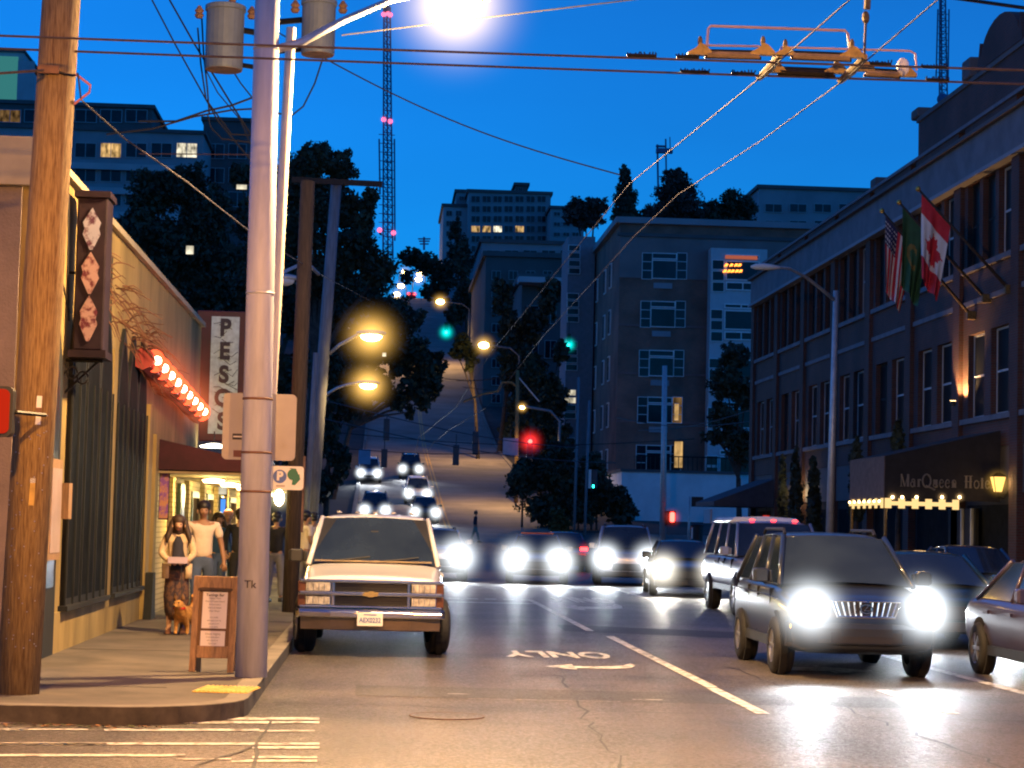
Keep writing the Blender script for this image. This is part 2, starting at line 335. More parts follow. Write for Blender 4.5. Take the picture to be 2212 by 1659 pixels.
# ------------------------------------------------------------------ terrain
_py=np.array([-60,90,112,124,143,172,210,240,276,350,428,470,700,3000],float); _pz=np.array([0,0,.35,1.0,2.6,5.6,9.3,14.0,21,34.3,48.3,50,51,30],float)
_yy=np.arange(-60,3000,2.0); _zz=np.interp(_yy,_py,_pz); _k=np.ones(9)/9; _zz=np.convolve(np.pad(_zz,4,'edge'),_k,'valid')
def prof(y): return float(np.interp(y,_yy,_zz))
def gz(x,y):
    s=max(0,min(1,(y-110)/100)); l=max(0,min(1,(-x-12)/60)); r=max(0,min(1,(x-30)/80))
    return prof(y)+s*(14*l+6*r)
def sheet(name, xs, ys, zf, m, kind='structure', smooth=True):
    b=MB(); vs=[(x,y,zf(x,y)) for y in ys for x in xs]; n=len(xs)
    b.add(vs,[(j*n+i,j*n+i+1,(j+1)*n+i+1,(j+1)*n+i) for j in range(len(ys)-1) for i in range(n-1)])
    o=b.build(name,m,smooth=smooth); o['kind']=kind; return o
ysA=list(range(-40,90,13))+list(range(90,300,6))+list(range(300,480,10))+list(range(480,800,40))+[1000,1400,2000,3000]
xsA=[-3000,-1000,-400,-200,-130,-90,-72,-55,-42,-30,-22,-14,-10,-6,-3,0,4,8,12,16,20,26,34,45,60,80,110,150,250,500,1000,3000]
sheet('ground', xsA, ysA, lambda x,y: gz(x,y)-.06, K['soil'])
sheet('cross_street', [-70,-40,-20,-8,-4,0,4,8,12,16,30,70], [-12,-4,2,6,10,14,16,18.2], lambda x,y:0.0, K['asphalt'])
KX=-1.10; RX=13.8
sheet('road', [KX-.05,1,3,5,7,9,11,RX], [18.2,20,24,30,36,44,52,60,75,90,100,110,118], lambda x,y: prof(y), K['asphalt'])
K['hillroad']=mat('hill_road_concrete',(.22,.185,.15),.8,var=.28,vscale=.22,bump=.3,bscale=20)
sheet('hill_road', [-1.6,1,4.2,7,11.4], [118]+list(range(122,480,6)), lambda x,y: prof(y)+.004, K['hillroad'])
sheet('side_street', [10.2,14,20,40,70], [112,116,120,124,128], lambda x,y: prof(y)+.002, K['asphalt'])
# pavements with a real kerb
def slab(name, poly, z1, m, z0=-.05):
    b=MB(); b.prism([(x,y,z0) for x,y in poly],(0,0,z1-z0)); o=b.build(name,m); o['kind']='structure'; return o
def arc(cx,cy,r,a0,a1,n=8): return [(cx+r*math.cos(R(a0+(a1-a0)*i/n)), cy+r*math.sin(R(a0+(a1-a0)*i/n))) for i in range(n+1)]
cr=1.15
edge=[(-60,17.15),(-6,17.2)]+arc(KX-cr,17.25+cr,cr,-90,0)+[(KX,95)]
inner=[(-60,17.37),(-6,17.42)]+arc(KX-cr,17.25+cr,cr-.2,-90,0)+[(KX-.2,95)]
slab('pavement', inner+[(-3.62,95),(-3.62,21.3),(-60,21.3)], .146, K['concrete'])
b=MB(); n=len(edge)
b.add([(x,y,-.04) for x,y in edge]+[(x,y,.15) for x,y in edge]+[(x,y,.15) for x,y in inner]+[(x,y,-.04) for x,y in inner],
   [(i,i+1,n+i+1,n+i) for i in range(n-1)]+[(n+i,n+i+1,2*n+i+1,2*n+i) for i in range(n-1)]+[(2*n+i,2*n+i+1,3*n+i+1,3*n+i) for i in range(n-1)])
b.m=[1]*(n-1)+[0]*(2*n-2)  # outer face gets a darker colour: its shade is painted in
o=b.build('kerb',[K['kerb'],mat('shaded_kerb_face',(.045,.036,.028),.9,var=.5,vscale=4)],bevel=.012); o['kind']='structure'
slab('pavement', [(RX+.18,19),(17.0,19),(17.0,112),(RX+.18,112)], .146, K['concrete'])
slab('kerb', [(RX,19),(RX+.18,19),(RX+.18,112),(RX,112)], .15, K['kerb'])
# joints in the left pavement and gutter litter are thin dark strips laid on the slab
b=MB()
for y in (24.6,28.3,32.0,36): b.box(-3.55,KX-.22,y-.012,y+.012,.1475,.149)
b.box(-20,-1.9,19.3,19.32,.1475,.149); 
o=b.build('pavement_joint',K['soil']); o['kind']='structure'
b=MB()
for i in range(420):
    x=rnd.uniform(-7.5,-1.7); y=17.1-abs(rnd.gauss(0,.09)); s=rnd.uniform(.012,.045); a=rnd.uniform(0,6.28)
    b.poly([(x+s*math.cos(a+k*1.57)*(1 if k%2 else .6),y+s*math.sin(a+k*1.57)*(1 if k%2 else .6),.006+rnd.uniform(0,.015)) for k in range(4)],rnd.randint(0,1))
o=b.build('gutter_leaf_litter',[mat('dead_leaves',(.22,.10,.03),.9,var=.5,vscale=30),mat('gutter_grass',(.06,.07,.02),.9,var=.4,vscale=30)]); tag(o,None,None,kind='stuff')
# ------------------------------------------------------------------ road markings (thin sheets)
def marks(name, polys, m, z=.006):
    b=MB()
    for p in polys: b.poly([(x,y,prof(y)+z) for x,y in p])
    o=b.build(name,m); o['kind']='structure'; return o
def bar(x0,x1,y0,y1): return [(x0,y0),(x1,y0),(x1,y1),(x0,y1)]
def gpx(u,v): p=gnd(u,v); return (p.x,p.y)
ww=.065
cw=[]
def hline(u0,u1,v,t=5,du=0):
    a=gpx(u0,v-t/2); b_=gpx(u1,v-t/2); c=gpx(u1,v+t/2); d=gpx(u0,v+t/2); cw.append([a,b_,c,d])
for (u0,u1,v,t) in ((-400,690,1553.5,5),(-400,690,1561.5,4.5),(225,560,1578,4.2),(560,680,1580,2.6),(20,190,1577,2.2),(-400,60,1577,4),(0,690,1608,4.5),(545,690,1616,5),(-400,230,1609,4),(545,685,1637,4.5),(500,685,1645,5),(-400,400,1633,4.5),(380,500,1641,2.5),(-400,690,1690,5),(-400,690,1700,5)): hline(u0,u1,v,t)
marks('crosswalk_marking', cw, K['paint'])
lanes=[bar(3.55,3.68,19.4,22.4),bar(3.57,3.70,22.5,32.6),bar(3.42,3.55,34.2,48.0)]
dash=[bar(5.44,5.60,19.8,22.6)]
edgel=[bar(7.02,7.16,17.5,33.0)]
marks('lane_line_marking', lanes+dash+edgel+[bar(6.5,6.62,48,60),bar(3.4,3.52,52,58)], K['paint'])
# stop bars and crossing at the far side
marks('far_crosswalk_marking',[bar(1.6+i*.42,1.86+i*.42,47.6,48.0) for i in range(5)]+[bar(1.4,3.5,45.4,45.75)],K['paint'])
def arrow(c, w, h, flip=1):
    # turn arrow whose head points to image left, with a curved tail
    x,y=c; P=[(-.5,0),(-.18,.5),(-.2,.18),(.15,.2),(.36,.45),(.5,.9),(.5,.45),(.42,.05),(.2,-.2),(-.18,-.2),(-.2,-.5)]
    return [(x+px*w*flip,y+py*h) for px,py in P]
for nm,c,wd,hh in (('turn_arrow_marking',(2.62,25.35),1.15,.95),('turn_arrow_marking',(4.55,44.0),1.5,3.0)):
    b=MB(); pts=arrow(c,wd,hh); tri=[(0,1,10),(1,2,9,10),(2,3,8,9),(3,4,7,8),(4,5,6,7)]
    b.add([(x,y,.006) for x,y in pts],tri); o=b.build(nm,K['paint']); o['kind']='structure'
b=MB()
c=(5.62,25.9); b.add([(c[0]+px,c[1]+py,.006) for px,py in ((-.55,.25),(-.05,.25),(-.05,.62),(.55,-.15),(-.05,-.75),(-.05,-.35),(-.55,-.35))],[(0,1,5,6),(1,2,3),(1,3,5),(3,4,5)]); o=b.build('turn_arrow_marking',K['paint']); o['kind']='structure'
for cx,cy,wd,hh in ((2.38,27.75,1.42,1.35),(4.7,48.6,1.5,3.2)):
    o=text_part('lane_lettering','ONLY',1.0,K['paint'],None,Matrix.Translation((0,0,.005)),extrude=.0005,bold=.03)
    vs=[v.co for v in o.data.vertices]; x0=min(v.x for v in vs); x1=max(v.x for v in vs); y0=min(v.y for v in vs); y1=max(v.y for v in vs)
    for v in o.data.vertices:
        v.co.x=cx-((v.co.x-x0)/(x1-x0)-.5)*wd; v.co.y=cy-((v.co.y-y0)/(y1-y0)-.5)*hh
    o['kind']='structure'
def patch(name,pts,m,z=.004): 
    b=MB(); b.poly([(x,y,z+prof(y)) for x,y in pts]); o=b.build(name,m); o['kind']='structure'
patch('asphalt_patch',[(3.05,34.0),(7.2,32.2),(7.4,34.2),(3.1,36.2)],K['asphalt_patch'])
K['asph2']=asphalt('worn_asphalt',(.072,.066,.062),.6)
patch('asphalt_patch',[(-.2,20.6),(5.2,20.3),(5.3,21.6),(-.2,21.9)],K['asph2'],.003)
# tar-sealed crack across the crosswalk
b=MB(); pts=[gpx(u,v) for u,v in ((585,1560),(575,1580),(560,1597),(552,1612),(520,1625),(470,1640),(420,1657))]
for (x0,y0),(x1,y1) in zip(pts,pts[1:]): b.poly([(x0-.012,y0,.0085),(x0+.012,y0,.0085),(x1+.012,y1,.0085),(x1-.012,y1,.0085)])
pts=[gpx(u,v) for u,v in ((552,1612),(556,1630),(548,1656),(540,1690))]
for (x0,y0),(x1,y1) in zip(pts,pts[1:]): b.poly([(x0-.014,y0,.009),(x0+.014,y0,.009),(x1+.014,y1,.009),(x1-.014,y1,.009)])
o=b.build('tar_crack',K['asphalt_patch']); o['kind']='structure'
t=thing('manhole_cover','round iron manhole cover set in the road in front of the white pickup','manhole',gnd(965,1548))
MB().lathe([(.0,.0),(.33,.004),(.33,.008),(.27,.008),(.0,.006)],n=32).build('cover',K['asphalt'],t,world=False)
MB().tube([(.33*math.cos(a/20*PI),.33*math.sin(a/20*PI),.006) for a in range(41)],.005,6).build('rim',K['rust'],t,world=False)
p=gnd(1113,1525); b=MB(); b.add([(-.07,0,.01),(.06,-.03,.012),(.08,.12,.05),(-.05,.15,.03)],[(0,1,2,3)]); b.add([(-.05,.02,.02),(.03,.0,.05),(.05,.1,.02)],[(0,1,2)])
tag(b.build('crumpled_paper',K['paper'],loc=tuple(p),world=False),'small crumpled white paper scrap lying on the road','litter')
# yellow double centre line on the hill
marks('hill_centre_line',[bar(4.02,4.14,y,y+5.6) for y in range(124,424,6)]+[bar(4.28,4.40,y,y+5.6) for y in range(124,424,6)],K['paint_y'],.012)
# tactile plate at the kerb ramp
p0=gnd(490,1490,.15)
t=thing('tactile_plate','yellow ribbed tactile paving plate on the pavement corner','tactile paving',(p0.x,p0.y,.15),R(-7))
MB().box(-.25,.25,-.33,.33,-.002,.006).build('plate',K['tactile'],t,world=False)
b=MB()
for i in range(12):
    x=-.226+i*.041; b.box(x-.009,x+.009,-.31,.31,.006,.014)
b.build('rib',mat('tactile_rib_yellow',(.8,.58,.16),.6,var=.1),t,world=False)
# ------------------------------------------------------------------ left corner building
FX=-3.62   # street facade plane
zt=5.45
cb=thing('corner_building','low cream stucco corner building with dark pointed windows on the left','building',(FX,21.4,0))
b=MB(); b.box(FX-26,FX,21.4,33.6,0,zt,0); b.box(FX-26,FX,33.6,41.2,2.75,zt,0)
b.build('wall',K['stucco'],cb)
b=MB(); b.box(FX-26,FX-.12,21.34,21.398,0,zt-.42); b.build('front_wall',K['stucco_grey'],cb)
b=MB(); b.box(FX-26.1,FX+.05,21.24,21.33,zt-.42,zt+.06); b.box(FX-26.1,FX+.07,21.33,41.3,zt+.004,zt+.09); b.build('coping',K['coping'],cb)
MB().tube([(FX+.07,21.30,.15),(FX+.07,21.30,3.4)],.06,10).build('downpipe',K['galv'],cb)
# base wall with sill and pilasters
b=MB(); b.box(FX,FX+.03,21.4,33.2,.1,.60); b.build('plinth',K['stucco'],cb)
b=MB(); b.box(FX,FX+.11,24.0,27.8,.60,.66); b.box(FX,FX+.11,28.25,31.8,.60,.66); b.build('sill',K['darkwood'],cb)
def pointed(y0,y1,zb,zc,n=7):
    m=(y0+y1)/2; h=(y1-y0)*.95; P=[(y0,zb),(y1,zb),(y1,zc)]
    for i in range(1,n): 
        t=i/n; P.append((y1+(m-y1)*(t**1.5), zc+h*(t**.72)))
    P.append((m,zc+h))
    for i in range(1,n):
        t=1-i/n; P.append((y0+(m-y0)*(t**1.5), zc+h*(t**.72)))
    P.append((y0,zc)); return P
def win_bay(y0,y1,n,zb,zc):
    fr=MB(); gl=MB(); st=(y1-y0)/n
    for i in range(n):
        a=y0+i*st+.02; c=y0+(i+1)*st-.02
        P=pointed(a,c,zb,zc); fr.prism([(FX+.001,y,z) for y,z in P],(.05,0,0))
        P2=pointed(a+.09,c-.09,zb+.08,zc-.02); gl.prism([(FX+.03,y,z) for y,z in P2],(.026,0,0))
    for i in range(n*2+1):
        y=y0+(y1-y0)*i/(n*2); fr.box(FX+.052,FX+.075,y-.012,y+.012,zb,zc)
    f=fr.build('window',K['darkwood'],cb); gl.build('pane',K['shopglass'],f)
win_bay(24.1,27.7,3,.66,3.30); win_bay(28.3,31.75,3,.66,3.22)
# narrow arched door and dark recess near the corner
fr=MB(); fr.prism([(FX+.001,y,z) for y,z in pointed(22.3,23.5,.15,2.9)],(.04,0,0)); d=fr.build('door',K['darkwood'],cb)
MB().prism([(FX+.03,y,z) for y,z in pointed(22.5,23.3,.9,2.8)],(.02,0,0)).build('pane',K['glass'],d)
for q_ in ((.09,31.9,32.4,.1,3.4),(.05,27.8,28.2,.6,3.9),(.06,33.2,33.6,.1,3.0)): MB().box(FX,FX+q_[0],*q_[1:]).build('pilaster',K['stucco'],cb)
b=MB(); b.prism([(FX+.09,31.85,.12),(FX+.09,32.45,.12),(FX+.09,32.3,.85),(FX+.09,32.0,.85)],(.12,0,0)); b.build('pilaster_base',K['darkwood'],cb)
# cables drooping down the stucco
for k,(ya,za,yb,zb) in enumerate(((22.6,5.1,24.0,4.0),(23.5,5.3,23.9,3.9),(26.2,5.0,26.8,3.9),(27.4,5.1,27.6,4.0))):
    pts=[(FX+.02,ya+(yb-ya)*t,za+(zb-za)*t-.25*math.sin(PI*t)) for t in [i/8 for i in range(9)]]
    MB().tube(pts,.010,5).build('wall_cable',K['wire'],cb)
# menu case on the wall
t=thing('menu_case','wood framed menu case with grey sheet hung on the corner building wall','display case',(FX+.05,23.05,1.2))
MB().box(-.049,.03,-.42,.42,0,1.1).build('frame',K['wood'],t,world=False); MB().box(.03,.04,-.34,.34,.08,1.0).build('sheet',mat('faded_menu_sheet',(.34,.24,.20),.6,var=.15),t,world=False)
MB().box(-.049,.10,.46,.72,.45,.85).build('side_box',K['wood'],t,world=False)
# lantern sign box with stained glass on an iron bracket
pA=at(201,600,23.9)
t=thing('lantern_sign','tall dark boxed hanging sign with pale stained glass on the corner building','sign',(pA.x,23.9,3.55))
H=1.74
K['signcase']=mat('dark_purple_sign_paint',(.016,.008,.014),.7,var=.3,spec=.2)
MB().box(-.17,.17,-.24,.24,0,H).build('case',K['signcase'],t,bevel=.02,world=False)
MB().box(-.20,.20,-.28,.28,H,H+.07).build('top_trim',K['signcase'],t,world=False); MB().box(-.21,.21,-.29,.29,-.08,0).build('bottom_trim',K['signcase'],t,world=False)
K['stained']=mat('pale_stained_glass',(.34,.32,.40),.25,var=.0,vscale=7,col2=(.08,.03,.06),spread=(.4,.5))
K['stained2']=mat('amber_stained_glass',(.36,.22,.20),.25,var=.0,vscale=8,col2=(.10,.02,.03),spread=(.4,.52))
def lozenge(z0,z1,w): 
    zc=(z0+z1)/2; return [(-w*.15,z0),(w*.15,z0),(w,z0+(zc-z0)*.75),(w*.8,zc),(w,zc+(z1-zc)*.3),(w*.35,z1-.06),(0,z1),(-w*.35,z1-.06),(-w,zc+(z1-zc)*.3),(-w*.8,zc),(-w,z0+(zc-z0)*.75)]
for z0,z1,m in ((.10,.62,'stained2'),(.64,1.12,'stained2'),(1.14,1.62,'stained')):
    MB().prism([(x,-.242,z) for x,z in lozenge(z0,z1,.10)],(0,-.014,0)).build('glass_panel',K[m],t,world=False)
b=MB()
for k in range(3):
    b.tube([(-.3+.12*k+.06*math.cos(a*.5),-.1,-.2-.05*k+.07*math.sin(a*.5)) for a in range(13)],.012,5)
b.tube([(-.40,-.0,.9),(-.17,0,.9)],.02,6); b.tube([(-.40,0,-.1),(.15,0,-.1)],.022,6); b.tube([(-.40,0,-.6),(-.15,0,-.35),(.1,0,-.1)],.016,6)
b.box(-.42,-.36,-.04,.04,-.7,1.2)
b.build('bracket',K['iron'],t,world=False)
# bare creeper twigs on the wall
b=MB()
for i in range(95):
    y=rnd.uniform(25.5,34); z=4.9-.10*(y-25.5)+rnd.uniform(-.5,.25); p=Vector((FX+.02,y,z)); pts=[p]; d=Vector((rnd.uniform(.1,.7),rnd.uniform(-.6,.6),rnd.uniform(-.2,.5)))
    for k in range(5):
        d=d+Vector((rnd.uniform(-.05,.15),rnd.uniform(-.35,.35),rnd.uniform(-.45,.10))); p=p+d*.13; pts.append(p)
    b.tube(pts,[.012,.011,.010,.008,.006,.004],4)
tag(b.build('creeper',mat('dry_creeper_twig',(.13,.055,.03),.8,var=.3)),'tangle of bare brown creeper twigs on the cream wall above the windows','plant')
# ------------------------------------------------------------------ restaurant front beyond (yellow brick)
rb=thing('restaurant_building','low restaurant with lit yellow brick front and red canopy beyond the corner building','building',(FX,33.6,0))
b=MB(); b.box(FX-20,FX-.02,33.65,62,.1,2.70); b.build('wall',K['ybrick'],rb)
b=MB(); b.box(FX-20,FX-.05,41.3,62,2.75,4.3); b.build('upper_wall',K['conc_dark'],rb)
b=MB(); b.prism([(FX+.02,33.7,2.46),(FX+1.4,33.7,2.45),(FX+1.4,33.7,2.66),(FX+.02,33.7,2.95)],(0,22,0)); b.build('canopy',mat('dark_red_canvas',(.045,.008,.012),.85,var=.4,vscale=2),rb)
MB().box(FX-.018,FX+1.45,33.75,55.6,2.40,2.44).build('canopy_soffit',mat('canopy_soffit_paint',(.3,.22,.12),.8),rb)
for i,(y0,y1,z0,z1) in enumerate(((37.6,38.4,.15,2.3),(40.0,41.5,.9,2.2),(43.5,45.0,.9,2.2),(47,48,.15,2.3),(50,52,.9,2.2))):
    f=MB().box(FX-.018,FX+.05,y0,y1,z0,z1).build('window' if z0>.5 else 'door',mat('dark_green_joinery',(.03,.05,.03),.5,var=.2),rb)
    MB().box(FX+.05,FX+.06,y0+.12,y1-.12,z0+.15,z1-.12).build('pane',E['window_dim'] if z0>.5 else K['glass'],f)
for y in (36.2,39.2,42.6,46,49): MB().box(FX-.018,FX+.07,y-.2,y+.2,.15,2.38).build('pilaster',K['ybrick'],rb)
for y in (36,40,44.5,49,54):
    f=MB().lathe([(0,.0),(.16,.0),(.20,.05),(.05,.08),(0,.08)],(FX+.75,y,2.30),n=14).build('canopy_light',E['warm'],rb)
    lamp(f,(FX+.75,y,2.2),120,(1.0,.72,.22),radius=.15)
# purple poster and lit little signs on the yellow front
def flat(name,label,cat,u0,v0,u1,v1,Y,m,d=.04):
    a=at(u0,v0,Y); c=at(u1,v1,Y); ctr=((a.x+c.x)/2,Y,min(a.z,c.z)); t=thing(name,label,cat,ctr); w=abs(a.x-c.x)/2; h=abs(a.z-c.z)
    MB().box(-w,w,0,d,0,h).build('panel',m,t,world=False); return t,w,h
K['purple']=mat('purple_poster_print',(.20,.06,.30),.6,var=.0,vscale=6,col2=(.5,.22,.1),spread=(.45,.55))
t,w_,h_=flat('poster','narrow purple and brown poster hung beside the yellow brick','poster',348,975,362,1120,33.9,K['purple'])
MB().box(-w_-.012,w_+.012,.01,.03,-.02,h_+.02).build('frame',K['darkwood'],t,world=False)
t,w_,h_=flat('hanging_sign','small white lit hanging sign under the restaurant canopy','sign',474,1028,489,1068,46,E['window_white'])
MB().tube([(0,.02,h_),(0,.02,h_+.35)],.01,5).build('hanger',K['iron'],t,world=False); MB().box(-w_-.02,w_+.02,-.0,.05,-.03,0).build('frame',K['iron'],t,world=False)
t,w_,h_=flat('neon_sign','small blue lit sign below the white hanging sign','sign',477,1078,486,1112,47,emat('blue_sign_glow',(.08,.3,1.0),1.2))
MB().box(-w_-.02,w_+.02,.02,.06,-.03,h_+.03).build('frame',K['iron'],t,world=False)
# wall lantern seen just right of the white pole
p=at(603,1075,43)
t=thing('wall_lantern','bright glaring bare lamp low beside the dark utility pole','lamp',(p.x,43,p.z))
MB().ell((0,0,0),(.10,.10,.17),14,10).build('bulb',E['warm_hot'],t,world=False); MB().tube([(0,0,.15),(0,.0,.34),(-.5,.1,.40),(-2.05+.0,.1,.40)],.02,6).build('arm',K['iron'],t,world=False)
halo(t,(0,0,0),.36,(1,.85,.45),26,2.2,world=False); lamp(t,(.0,-.3,0),60,(1,.82,.4),world=False)
# disc ceiling lamp under canopy
p=at(462,967,41); t=thing('canopy_disc_lamp','flat white disc lamp glowing under the canopy edge beside the white pole','lamp',(p.x,41,p.z))
MB().lathe([(0,0),(.25,.0),(.28,.03),(.08,.08),(0,.08)],n=18).build('disc',emat('white_disc_glow',(1,.9,.66),9),t,world=False); MB().tube([(0,0,.08),(0,0,.32)],.015,6).build('stem',K['iron'],t,world=False)
# row of red lanterns on a marquee box
q0=at(330,775,30.2); q1=at(440,893,38.2)
t=thing('lantern_marquee','sloping row of glowing red lantern bulbs on the restaurant wall','sign',tuple((q0+q1)/2))
dv=(q1-q0); 
b=MB(); b.tube([q0+dv*(-.02)+Vector((-.12,0,-.02)),q1+dv*.02+Vector((-.12,0,-.02))],.16,8); b.build('backing',mat('lantern_red_board',(.35,.03,.02),.6,var=.2),t)
for i in range(9):
    c=q0+dv*(i+.3)/8.6
    lb=MB().ell(c,(.145,.145,.17),12,8).build('lantern',E['lantern'],t,smooth=True); MB().ell(c+Vector((.04,-.105,0)),(.068,.06,.068),8,6).build('bulb',E['lantern_core'],lb)
    if i%2==0: lamp(lb,c+Vector((.35,-.1,0)),9,(1,.14,.05),radius=.1)
halo(t,q0+dv*.2,.75,(1,.16,.05),1.1,2,world=True); halo(t,q0+dv*.55,.75,(1,.16,.05),1.1,2); halo(t,q0+dv*.85,.75,(1,.2,.06),1.1,2)
# tall blade sign
Yp=42.0; a=at(455,683,Yp); c=at(512,938,Yp); hh=a.z-c.z; wid=c.x-a.x
t=thing('blade_sign','tall red blade sign reading PESOS in dark letters on pale mosaic','sign',(a.x+wid*.5,Yp,c.z))
MB().box(-wid*.95,wid*1.05,.04,.30,-.15,hh+.12).build('case',K['red_sign'],t,world=False,bevel=.02)
MB().box(-wid*.46,wid*.46,.0,.04,0,hh).build('face',K['mosaic'],t,world=False)
b=MB()
for i in range(26):
    z=rnd.uniform(0,hh-.1); x=rnd.uniform(-.4,.2)*wid; b.tube([(x,-.003,z),(x+wid*.2,-.003,z+rnd.uniform(-.1,.1)),(min(wid*.45,x+wid*.4),-.003,z+rnd.uniform(-.15,.15))],.006,4)
b.build('mosaic_line',K['iron'],t,world=False)
for i,ch in enumerate('PESOS'):
    text_part('letter',ch,hh/5*.98,K['ink'],t,Matrix.Translation((0,-.012,hh-(i+.5)*hh/5))@Matrix.Rotation(R(90),4,'X'),extrude=.01,bold=.02,sx=.9)
MB().tube([(-wid,.15,hh*.8),(FX-(a.x+wid*.5),.15,hh*.8)],.03,6).build('bracket',K['iron'],t,world=False)

# kerbs of the hill road and its cross-slope joints
for x0,x1 in ((-1.9,-1.6),(11.4,11.7)): 
    b=MB(); yy=[118]+list(range(122,470,6)); b.add([(x,y,prof(y)+z) for y in yy for x,z in ((x0,.13),(x1,.13),(x1,-.1),(x0,-.1))],[(4*i+j,4*i+(j+1)%4,4*i+4+(j+1)%4,4*i+4+j) for i in range(len(yy)-1) for j in range(4)]); o=b.build('kerb',K['kerb']); o['kind']='structure'
marks('hill_road_joint',[bar(-1.5,11.3,y,y+.12) for y in range(126,300,7)],K['asphalt_patch'],.011)

marks('worn_marking',[bar(.72,.95,20.95,21.0),bar(2.55,2.85,20.7,20.75),bar(.9,2.4,20.42,20.44)],K['paint'],.0075)
b=MB(); r_=random.Random(11)
for (x0,y0,x1,y1,w_) in ((-.9,19.6,9.5,18.9,.012),(1.7,14,2.1,24,.010),(4.7,15,4.4,26,.010),(6.2,14.5,8.8,19,.012),(-.6,23.6,3.2,23.9,.010)):
    n=26; P=[(x0+(x1-x0)*i/n+r_.gauss(0,.035),y0+(y1-y0)*i/n+r_.gauss(0,.06)) for i in range(n+1)]
    for (ax,ay),(cx_,cy_) in zip(P,P[1:]):
        k=w_*r_.uniform(.5,1.5); d=Vector((cx_-ax,cy_-ay,0)).normalized(); q=Vector((-d.y,d.x,0))*k
        b.poly([(ax-q.x,ay-q.y,.0046),(ax+q.x,ay+q.y,.0046),(cx_+q.x,cy_+q.y,.0046),(cx_-q.x,cy_-q.y,.0046)])
o=b.build('tar_crack',K['asphalt_patch']); o['kind']='structure'
# ------------------------------------------------------------------ poles on the left corner
def pole(name,label,cat,base,top,r0,r1,m,n=16,group=None):
    t=thing(name,label,cat,tuple(base),group=group); MB().tube([base,base.lerp(top,.5),top],[r0,(r0+r1)/2,r1],n).build('pole',m,t,smooth=True); return t
wpB=gnd(542,1462,.15); wpT=at(580,-90,wpB.y+.05)
wp=pole('street_light_pole','thick white painted steel pole standing at the kerb corner beside the sandwich board','pole',wpB,wpT,.158,.122,K['whitepole'],28)
def onp(t): return wpB.lerp(wpT,t)
def vpole(v): # height on the pole seen at image row v
    lo,hi=0,1
    for _ in range(40):
        m_=(lo+hi)/2; q=cam.matrix_world.inverted()@onp(m_); vv=CV+FPX*q.y/q.z*1.0
        vv=CV-FPX*q.y/(-q.z)
        if vv>v: lo=m_
        else: hi=m_
    return onp(lo)
for v in (106,634,862,978,1062):
    c=vpole(v); r=.158-.036*((c-wpB).length/(wpT-wpB).length)+.004
    MB().lathe([(r,-.012),(r+.004,-.006),(r+.004,.006),(r,.012)],c,n=24).build('strap',K['rust'] if v>700 else K['galv'],wp,smooth=True)
c=vpole(1262); text_part('graffiti','Tk',.11,K['ink'],wp,wmat(c+Vector((-.02,-.16,0)),(1,-.1,0),(0,0,1),wp),extrude=.002)
# sign back and parking sign
def rrect(w,h,r,n=5):
    P=[]
    for cx,cy,a in ((w-r,h-r,0),(-w+r,h-r,90),(-w+r,-h+r,180),(w-r,-h+r,270)):
        for i in range(n+1): P.append((cx+r*math.cos(R(a+90*i/n)),cy+r*math.sin(R(a+90*i/n))))
    return P
a=at(483,848,21.05); c2=at(637,996,21.05); ctr=(a+c2)/2; W=(c2.x-a.x)/2; H=(a.z-c2.z)/2
t=thing('traffic_sign','square white back of a traffic sign strapped behind the white pole','sign',tuple(ctr),R(-2))
MB().prism([(x,0,z) for x,z in rrect(W,H,.05)],(0,.012,0)).build('panel',mat('sign_back_paint',(.36,.32,.31),.5,var=.06,vscale=3),t,world=False)
b=MB(); b.box(-W*.72,-W*.42,-.004,-.001,-H*.40,-H*.22); b.build('sticker',K['ink'],t,world=False)
MB().box(-W*.70,-W*.44,-.007,-.004,-H*.33,-H*.29).build('sticker_stripe',K['paper'],t,world=False)
MB().lathe([(0,-.004),(.045,-.004),(.045,-.001),(0,-.001)],(-W*.85,0,-H*.75),axis='y',n=16).build('sticker',K['ink_pale'],t,world=False)
MB().box(-W*.68,-W*.42,-.004,-.001,-H*.92,-H*.72).build('sticker',mat('maroon_print',(.12,.03,.03),.6),t,world=False)
text_part('scribble','3c',.08,K['ink_pale'],t,Matrix.Translation((W*.72,-.004,-H*.55))@Matrix.Rotation(R(90),4,'X'),extrude=.001)
a=at(584,1006,20.95); c2=at(655,1059,20.95); ctr=(a+c2)/2; W=(c2.x-a.x)/2; H=(a.z-c2.z)/2
t=thing('parking_sign','small white parking sign with blue round P and green marks on the white pole','sign',tuple(ctr),R(-1))
MB().prism([(x,0,z) for x,z in rrect(W,H,.03)],(0,.006,0)).build('panel',K['white'],t,world=False)
MB().lathe([(0,-.003),(.068,-.003),(.068,0),(0,0)],(-W*.42,0,H*.12),axis='y',n=24).build('disc',K['sticker_blue'],t,world=False)
text_part('letter','P',.12,K['white'],t,Matrix.Translation((-W*.42,-.006,H*.12))@Matrix.Rotation(R(90),4,'X'),extrude=.001,bold=.006)
b=MB(); b.add([(W*.1,-.003,H*.1),(W*.75,-.003,H*.35),(W*.8,-.003,-H*.1),(W*.5,-.003,-H*.6),(W*.3,-.003,-H*.55),(W*.35,-.003,-H*.15)],[(0,1,2,5),(5,2,3,4)])
b.add([(W*.1,-.003,H*.85),(W*.55,-.003,H*.8),(W*.6,-.003,H*.5)],[(0,1,2)]); b.build('green_emblem',K['sticker_green'],t,world=False)
MB().box(-W*.62,-W*.1,-.003,-.001,-H*.75,-H*.62).build('text_line',K['ink_pale'],t,world=False)
MB().lathe([(.02,-.004),(.055,-.004),(.055,-.001),(.02,-.001)],(W*.35,0,H*.3),axis='y',n=16).build('green_ring',K['sticker_green'],t,world=False)
